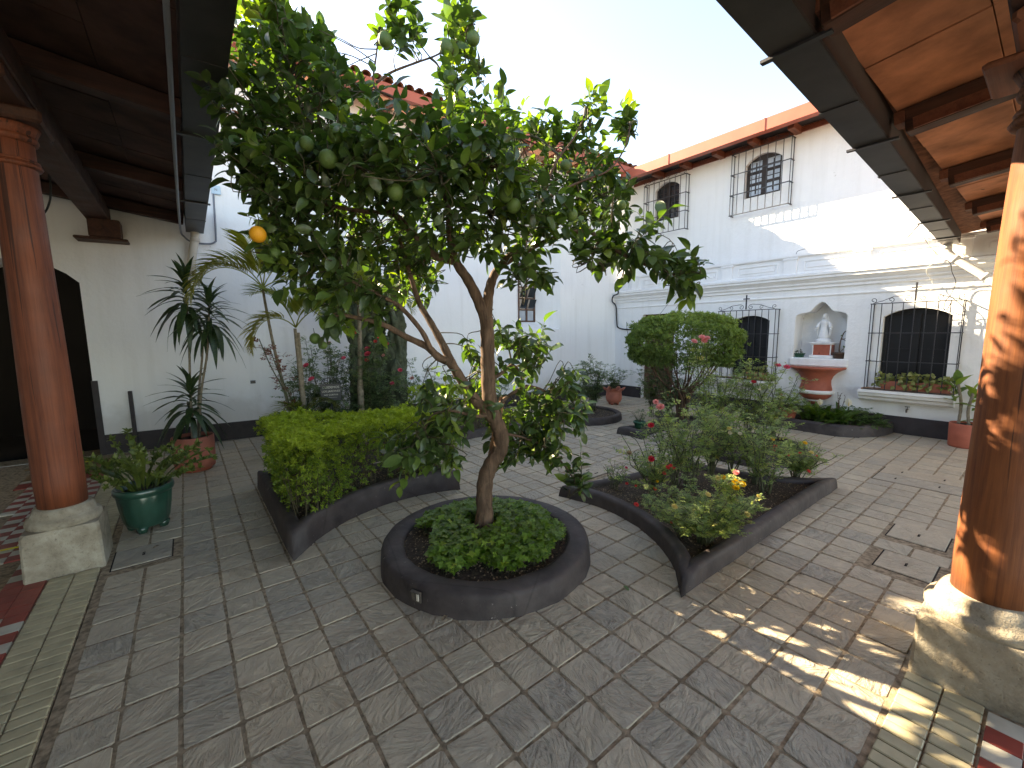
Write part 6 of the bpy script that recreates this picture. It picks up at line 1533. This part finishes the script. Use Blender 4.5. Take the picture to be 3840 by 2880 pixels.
br = [crom([main[10], main[10] + (-.02, -.06, .02), main[10] + (-.03, -.11, .035)], 4), crom([main[11], main[11] + (-.02, -.05, -.03), main[11] + (-.02, -.085, -.075)], 4), crom([q, q + (-.02, -.04, .05), q + (-.03, -.07, .085)], 4)]
for B_ in br: sm.tube(B_, np.linspace(.006, .004, len(B_)), 6)
for k in range(26):
    p = main[rnd.randrange(1, len(main)-3)]; sm.tube([p, p + RN.normal(0, .012, 3)], [.0016, .0004], 3, cap=False)
sm.build('stem', M['bark'], t); P = [main[-1], main[-1], main[15], main[14], br[0][-1], br[1][-1], br[2][-1], br[2][-1], main[13]]
v, f, a = scatter(leaf_tpl(1, .45, 4, .2, .3), P, RN.normal(0, 1, (len(P), 3)) + np.array([-.4, -.5, .1]), np.tile([0, 0, 1.0], (len(P), 1)), RN.uniform(.04, .07, len(P)), RN.rand(len(P))*.6); tri_mesh('foliage', v, f, M['lily_leaf'], t, a)

# ------------------------------------------------------------------ bed against the wall
t = thing('peace_lily', 'clump of strap-leaved lilies with white spathes in the wall bed', 'plant', (8.0, 2.1, .13))
LS_ = [leaf_tpl(1, .24, 6, .3, .45, 1, .01, .45), leaf_tpl(1, .20, 6, .3, .8, 1, .012, .45)]; P = []; D = []; Sc = []; Vv = []
for k in range(120):
    p = np.array([rnd.uniform(7.75, 8.25), rnd.uniform(1.85, 2.5), .13]); a = rnd.uniform(0, 2*PI); el = rnd.uniform(.5, 1.35)
    P.append(p); D.append((math.cos(a)*math.cos(el), math.sin(a)*math.cos(el), math.sin(el))); Sc.append(rnd.uniform(.22, .38)); Vv.append(rnd.random()*.95)
ch_ = [scatter(LS_[k], P[k::2], D[k::2], np.tile([0, 0, 1.0], (len(P[k::2]), 1)), Sc[k::2], Vv[k::2]) for k in (0, 1)]
v, f, a = merge(ch_); tri_mesh('foliage', v, f, M['lily_leaf'], t, a)
SP = leaf_tpl(1, .62, 5, -.5, -.15, 1, 0, .42); spm = tpl_mesh('spathe', SP, M['white_p'])
for x, y, s in ((3183, 1525, .14), (3076, 1520, .11), (3190, 1600, .07)):
    p = at(x, y, dof((8.0, 2.0, .5))); b = np.array([p[0] + .02, p[1] + .02, .15]); MB().tube(crom([b, (b+p)/2 + (0, .01, 0), p], 4), .004, 5).build('flower_stalk', M['cane'], t)
    objs_from([spm], np.array([p]), np.array([[-.1, .1, 1.0]]), np.array([[-.8, -.2, .2]]), [s], [0], None, 'spathe', t)
    MB().tube([p + (-.015, 0, .012), p + (-.02, 0, .07*s/.14)], [.006, .004], 6).build('spadix', M['cream_p'], t)
t = thing('leafy_clump', 'low dark clump of divided leaves at the right end of the wall bed', 'plant', (8.1, 1.72, .13)); P = []; D = []
for k in range(230):
    a = rnd.uniform(0, 2*PI); r = math.sqrt(rnd.random()); P.append((8.06 + .30*r*math.cos(a), 1.78 + .28*r*math.sin(a), .14 + .22*(1 - r*r)*rnd.uniform(.5, 1.1))); D.append((math.cos(a), math.sin(a), rnd.uniform(-.3, .5)))
v, f, a = scatter(ROSELEAF, P, D, np.tile([0, 0, 1.0], (len(P), 1)) + RN.normal(0, .25, (len(P), 3)), RN.uniform(.09, .15, len(P)), RN.rand(len(P))*.7); tri_mesh('foliage', v, f, M['lily_leaf'], t, a, False)
sm = MB()
for k in range(0, len(P), 5): sm.tube([(8.06 + rnd.uniform(-.1, .1), 1.78 + rnd.uniform(-.1, .1), .12), tuple(P[k])], .003, 3, cap=False)
sm.build('stems', M['cane'], t)
t = thing('dry_shrub', 'few bare dark twigs standing behind the lilies', 'plant', (8.2, 2.0, .13))
for x, y in ((3142, 1478), (3152, 1480), (3170, 1488), (3148, 1490)):
    sm = MB(); p = at(x, y, dof((8.2, 2.0, .5))); b = np.array([8.2, 2.08, .12]); C = crom([b, (b+p)/2 + RN.normal(0, .015, 3), p], 5); sm.tube(C, np.linspace(.006, .003, len(C)), 5)
    for k in range(5):
        q_ = C[rnd.randrange(4, len(C))]; sm.tube([q_, q_ + np.array([rnd.uniform(-.03, .03), rnd.uniform(-.03, .03), .03])], [.003, .004], 4)
    sm.build('twig', M['bark'], t)
t = thing('feathery_fern', 'feathery bright yellow-green fern in the brown pot below the basin', 'fern', (7.72, 2.62, .28)); P = []; D = []
for k in range(260):
    a = rnd.uniform(0, 2*PI); r = math.sqrt(rnd.random()); P.append((7.72 + .24*r*math.cos(a), 2.62 + .24*r*math.sin(a), .30 + .22*(1 - r*r)*rnd.uniform(.4, 1.1))); D.append((math.cos(a)*.8, math.sin(a)*.8, rnd.uniform(-.1, .7)))
v, f, a = scatter(ROSELEAF, P, D, np.tile([0, 0, 1.0], (len(P), 1)) + RN.normal(0, .3, (len(P), 3)), RN.uniform(.07, .12, len(P)), .35 + RN.rand(len(P))*.6); tri_mesh('foliage', v, f, M['dief_leaf'], t, a, False)
sm = MB()
for k in range(0, len(P), 5): sm.tube([(7.72, 2.62, .28), tuple(P[k])], .0025, 3, cap=False)
sm.build('stems', M['cane'], t)
t = thing('small_weed', 'sparse little plant in the dark green pot in the bed under the clipped shrub', 'plant', (5.42, 3.84, .2)); P = []; D = []; sm = MB()
for k in range(16):
    e = np.array([5.42 + rnd.gauss(0, .06), 3.84 + rnd.gauss(0, .06), .22 + rnd.uniform(.02, .16)]); P.append(e); D.append(RN.normal(0, 1, 3)); sm.tube([(5.42, 3.84, .18), tuple(e)], .0025, 3, cap=False)
sm.build('stems', M['cane'], t); v, f, a = scatter(ROSELEAF, P, D, np.tile([0, 0, 1.0], (16, 1)), np.full(16, .09), RN.rand(16)*.6); tri_mesh('foliage', v, f, M['rose_dark'], t, a, False)
# fallen leaves on the paving and in the planter
FL = [(1680, 2310, 'dark fallen leaf on the paving at the foot of the round planter'), (2337, 2200, 'yellow-green fallen leaf on the paving between the round planter and the rose bed'), (3018, 2160, 'dark fallen leaf on the paving right of the rose bed'), (2948, 1990, 'tiny dark fallen leaf on the paving by the rose bed kerb'),
      (600, 2047, 'pale dry leaf on the paving beside the green ribbed pot'), (1515, 1985, 'dry leaf on the soil at the left edge of the round planter'), (1720, 2135, 'dry leaf on the soil at the front edge of the round planter')]
for k, (x, y, lb) in enumerate(FL):
    p = ground(x, y, .003 if k < 5 else .122)
    o = MB(); V, F = leaf_tpl(1, .5, 4, .3, .2); a = rnd.uniform(0, 6); R_ = np.array([[math.cos(a), -math.sin(a), 0], [math.sin(a), math.cos(a), 0], [0, 0, 1]])
    o.add((V*.05) @ R_.T + p + np.array([0, 0, .006]), [tuple(q) for q in F], True)
    tag(o.build('fallen_leaf', M['rose_leaf' if k == 1 else 'litter']), lb, 'leaf', 'fallen leaves')
